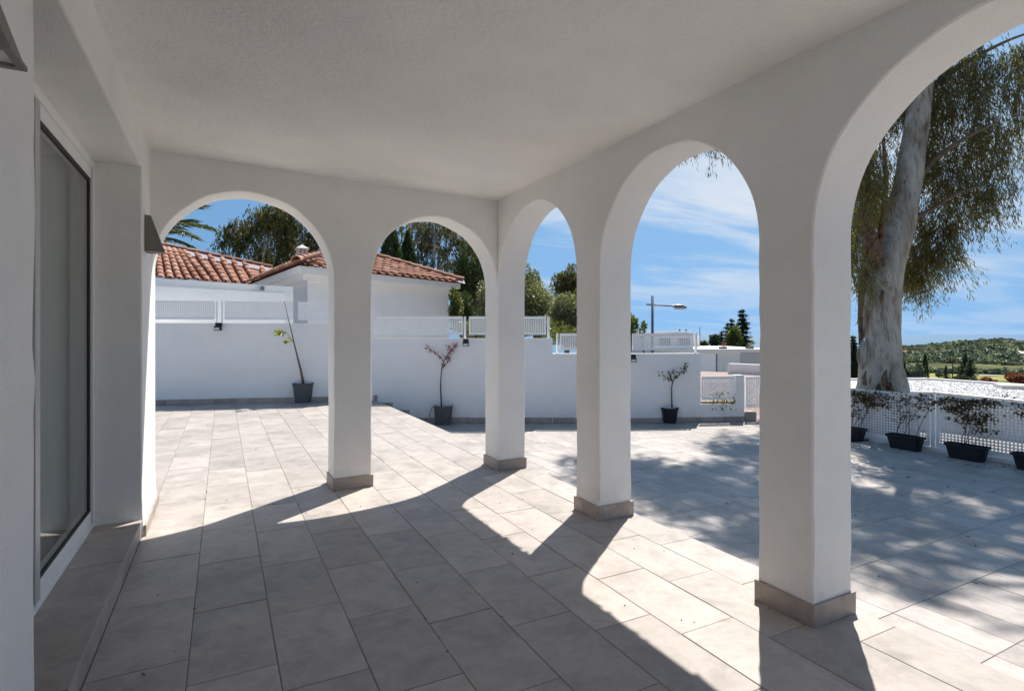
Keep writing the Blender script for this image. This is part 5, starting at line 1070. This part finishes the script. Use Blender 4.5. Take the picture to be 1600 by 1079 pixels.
    mg, nt, bb, _ = new_mat('white_gravel'); vo = nt.nodes.new('ShaderNodeTexVoronoi'); vo.inputs['Scale'].default_value = 14; nt.links.new(pos(nt), vo.inputs['Vector']); gr = ramp(nt, vo.outputs['Color'], [(0.1, (0.50, 0.49, 0.475)), (0.5, (0.60, 0.59, 0.57)), (0.9, (0.69, 0.68, 0.66))]); n2 = ramp(nt, noise(nt, pos(nt), 1.2, 5).outputs[0], [(0.35, (0.8, 0.8, 0.8)), (0.65, (1.05, 1.05, 1.05))]); nt.links.new(mixc(nt, 1.0, gr.outputs[0], n2.outputs[0], 'MULTIPLY'), bb.inputs['Base Color']); bb.inputs['Roughness'].default_value = 0.95; bump(nt, bb, vo.outputs['Distance'], 0.5, 0.03)
    b = MB(); b.prism([tuple(p) for p in poly], -5, rz - 0.05); b.build('walls', 'house_wall', o); b = MB(); b.prism([tuple(p) for p in poly], rz - 0.05, rz); b.build('gravel', mg, o)
    # loose stones standing proud
    st = MB(); c0 = np.array(poly).mean(0); k = 0
    while k < 2600:
        u, v = rng.uniform(1410, 1620), rng.uniform(594, 630); p = at(u, v, dd(v))
        if v < np.interp(u, [1330, 1450, 1640], [595, 594, 607]) or v > np.interp(u, [1460, 1600], [614, 628]): continue
        s = rng.uniform(0.012, 0.03); an = rng.uniform(0, 3); V = [(p[0] + s * math.cos(an + t), p[1] + s * math.sin(an + t), rz) for t in (0, 1.6, 3.1, 4.7)] + [(p[0] + s * 0.3, p[1], rz + s * rng.uniform(0.6, 1.1))]; st.add(V, [(0, 1, 4), (1, 2, 4), (2, 3, 4), (3, 0, 4)]); k += 1
    tag(st.build('gravel_stones', mg, o), kind='stuff')
    kb = MB(); far = [at(u, v, dd(v)) for u, v in ((1290, 597), (1330, 594), (1450, 593), (1640, 606))]
    for a, e in zip(far[:-1], far[1:]): kb = MB(); kb.slab(a[:2], e[:2], 0.15, rz + 0.001, rz + 0.06, -0.07); kb.build('roof_kerb', 'house_wall', o)
    near = [at(u, v, dd(v)) for u, v in ((1290, 611), (1460, 615), (1600, 629))]
    for a, e in zip(near[:-1], near[1:]): kb = MB(); kb.slab(a[:2], e[:2], 0.18, rz + 0.001, rz + 0.05, -0.05); kb.build('roof_kerb', 'house_wall', o)
    vt = MB(); vt.slab(at(1565, HY, 14.6), at(1640, HY, 14.2), 0.6, rz + 0.001, rz + 0.10); vt.build('roof_upstand', 'clay_white', o)
    # fairway, earth, track, far sheds
    def patch(name, pts, mat, lift=0.15, n=16):
        """a sheet draped on the terrain; pts = outline of (bearing px u, range m)"""
        V = []; Fc = []
        us = [p[0] for p in pts[0]]; 
        for i in range(n + 1):
            u = us[0] + (us[-1] - us[0]) * i / n; b = math.atan((u - CX) / F) + YAW; r0 = np.interp(u, us, [p[1] for p in pts[0]]); r1 = np.interp(u, [p[0] for p in pts[1]], [p[1] for p in pts[1]])
            for k in range(7): r = r0 + (r1 - r0) * k / 6; x, y = r * math.sin(b), r * math.cos(b); V.append((x, y, terrain_h(x, y) + lift))
        for i in range(n):
            for k in range(6): Fc.append((i * 7 + k, (i + 1) * 7 + k, (i + 1) * 7 + k + 1, i * 7 + k + 1))
        m = MB(); m.add(V, Fc); return tag(m.build(name, mat, None, True), kind='structure')
    M['fairway'] = simple('yellow_green_turf', (0.26, 0.25, 0.075), 1, 0, 0.25, 0.06, 0.1); M['earth'] = simple('red_earth', (0.30, 0.15, 0.10), 1, 0, 0.35, 0.12, 0.1, 0.5); M['track'] = simple('pale_track', (0.55, 0.50, 0.43), 1, 0, 0.15, 0.05, 0.1)
    patch('fairway', ([(1440, 262), (1700, 250)], [(1440, 344), (1700, 344)]), 'fairway')
    patch('earth_bank', ([(1535, 80), (1700, 72)], [(1535, 128), (1700, 125)]), 'earth', 0.3)
    patch('path', ([(1515, 335), (1700, 330)], [(1515, 346), (1700, 344)]), 'track', 0.4)
    patch('earth_slope', ([(1395, 560), (1470, 570)], [(1395, 700), (1470, 640)]), 'earth', 0.4)
    patch('dirt_track', ([(1568, 655), (1600, 520), (1720, 500)], [(1568, 690), (1600, 575), (1720, 540)]), 'track', 0.5)
    sh = thing('greenhouse', at(1440, 545, 760), 'long low pale greenhouse sheds on the far hillside', 'greenhouse'); w = MB()
    w.slab(at(1396, HY, 770), at(1447, HY, 740), 12, terrain_h(*at(1420, HY, 755)[:2]) - 3, zat(540.6, 755)); w.build('shed', 'grey_frame', sh); w = MB(); w.slab(at(1430, HY, 700), at(1478, HY, 690), 8, terrain_h(*at(1450, HY, 695)[:2]) - 3, zat(541.8, 695)); w.build('shed', 'white_metal', sh)
    # scrub covering the hill
    n = 7600; cs, ss = [], []; k = 0
    while k < n:
        u = rng.uniform(1385, 1720); r = 350 + 600 * rng.uniform() ** 1.25; b = math.atan((u - CX) / F) + YAW
        if k > 5200: b = rng.uniform(1.28, 1.85); u = 1800
        x, y = r * math.sin(b), r * math.cos(b)
        if 515 < r < 700 and 1568 < u < 1720 and abs(r - np.interp(u, [1568, 1600, 1720], [672, 548, 520])) < 34: continue
        if 560 < r < 690 and u < 1470: continue
        if math.sin(x * 0.03) * math.sin(y * 0.024 + 1) > 0.5 or math.sin(x * 0.011 + 2) * math.sin(y * 0.017) > 0.62: continue
        s = rng.uniform(0.5, 1.9) * (1 + (r - 350) / 700 * 0.3) * (1 + 0.9 * (rng.uniform() > 0.94)); cs.append((x, y, terrain_h(x, y) + s * 0.3)); ss.append(s); k += 1
    cs = np.array(cs); ss = np.array(ss); q = np.repeat(np.arange(n), 46); dd_ = rng.normal(size=(len(q), 3)); dd_ /= np.linalg.norm(dd_, axis=1, keepdims=True); dd_[:, 2] = np.abs(dd_[:, 2]) * 0.85
    P_ = cs[q] + dd_ * (ss[q] * rng.uniform(0.6, 1.0, len(q)))[:, None]; ax = dd_ + rng.normal(0, 0.7, (len(q), 3))
    tag(leaves('hillside_scrub', 'scrub', P_, ax, ss[q] * 0.75, ss[q] * 0.55), kind='stuff')
beyond()
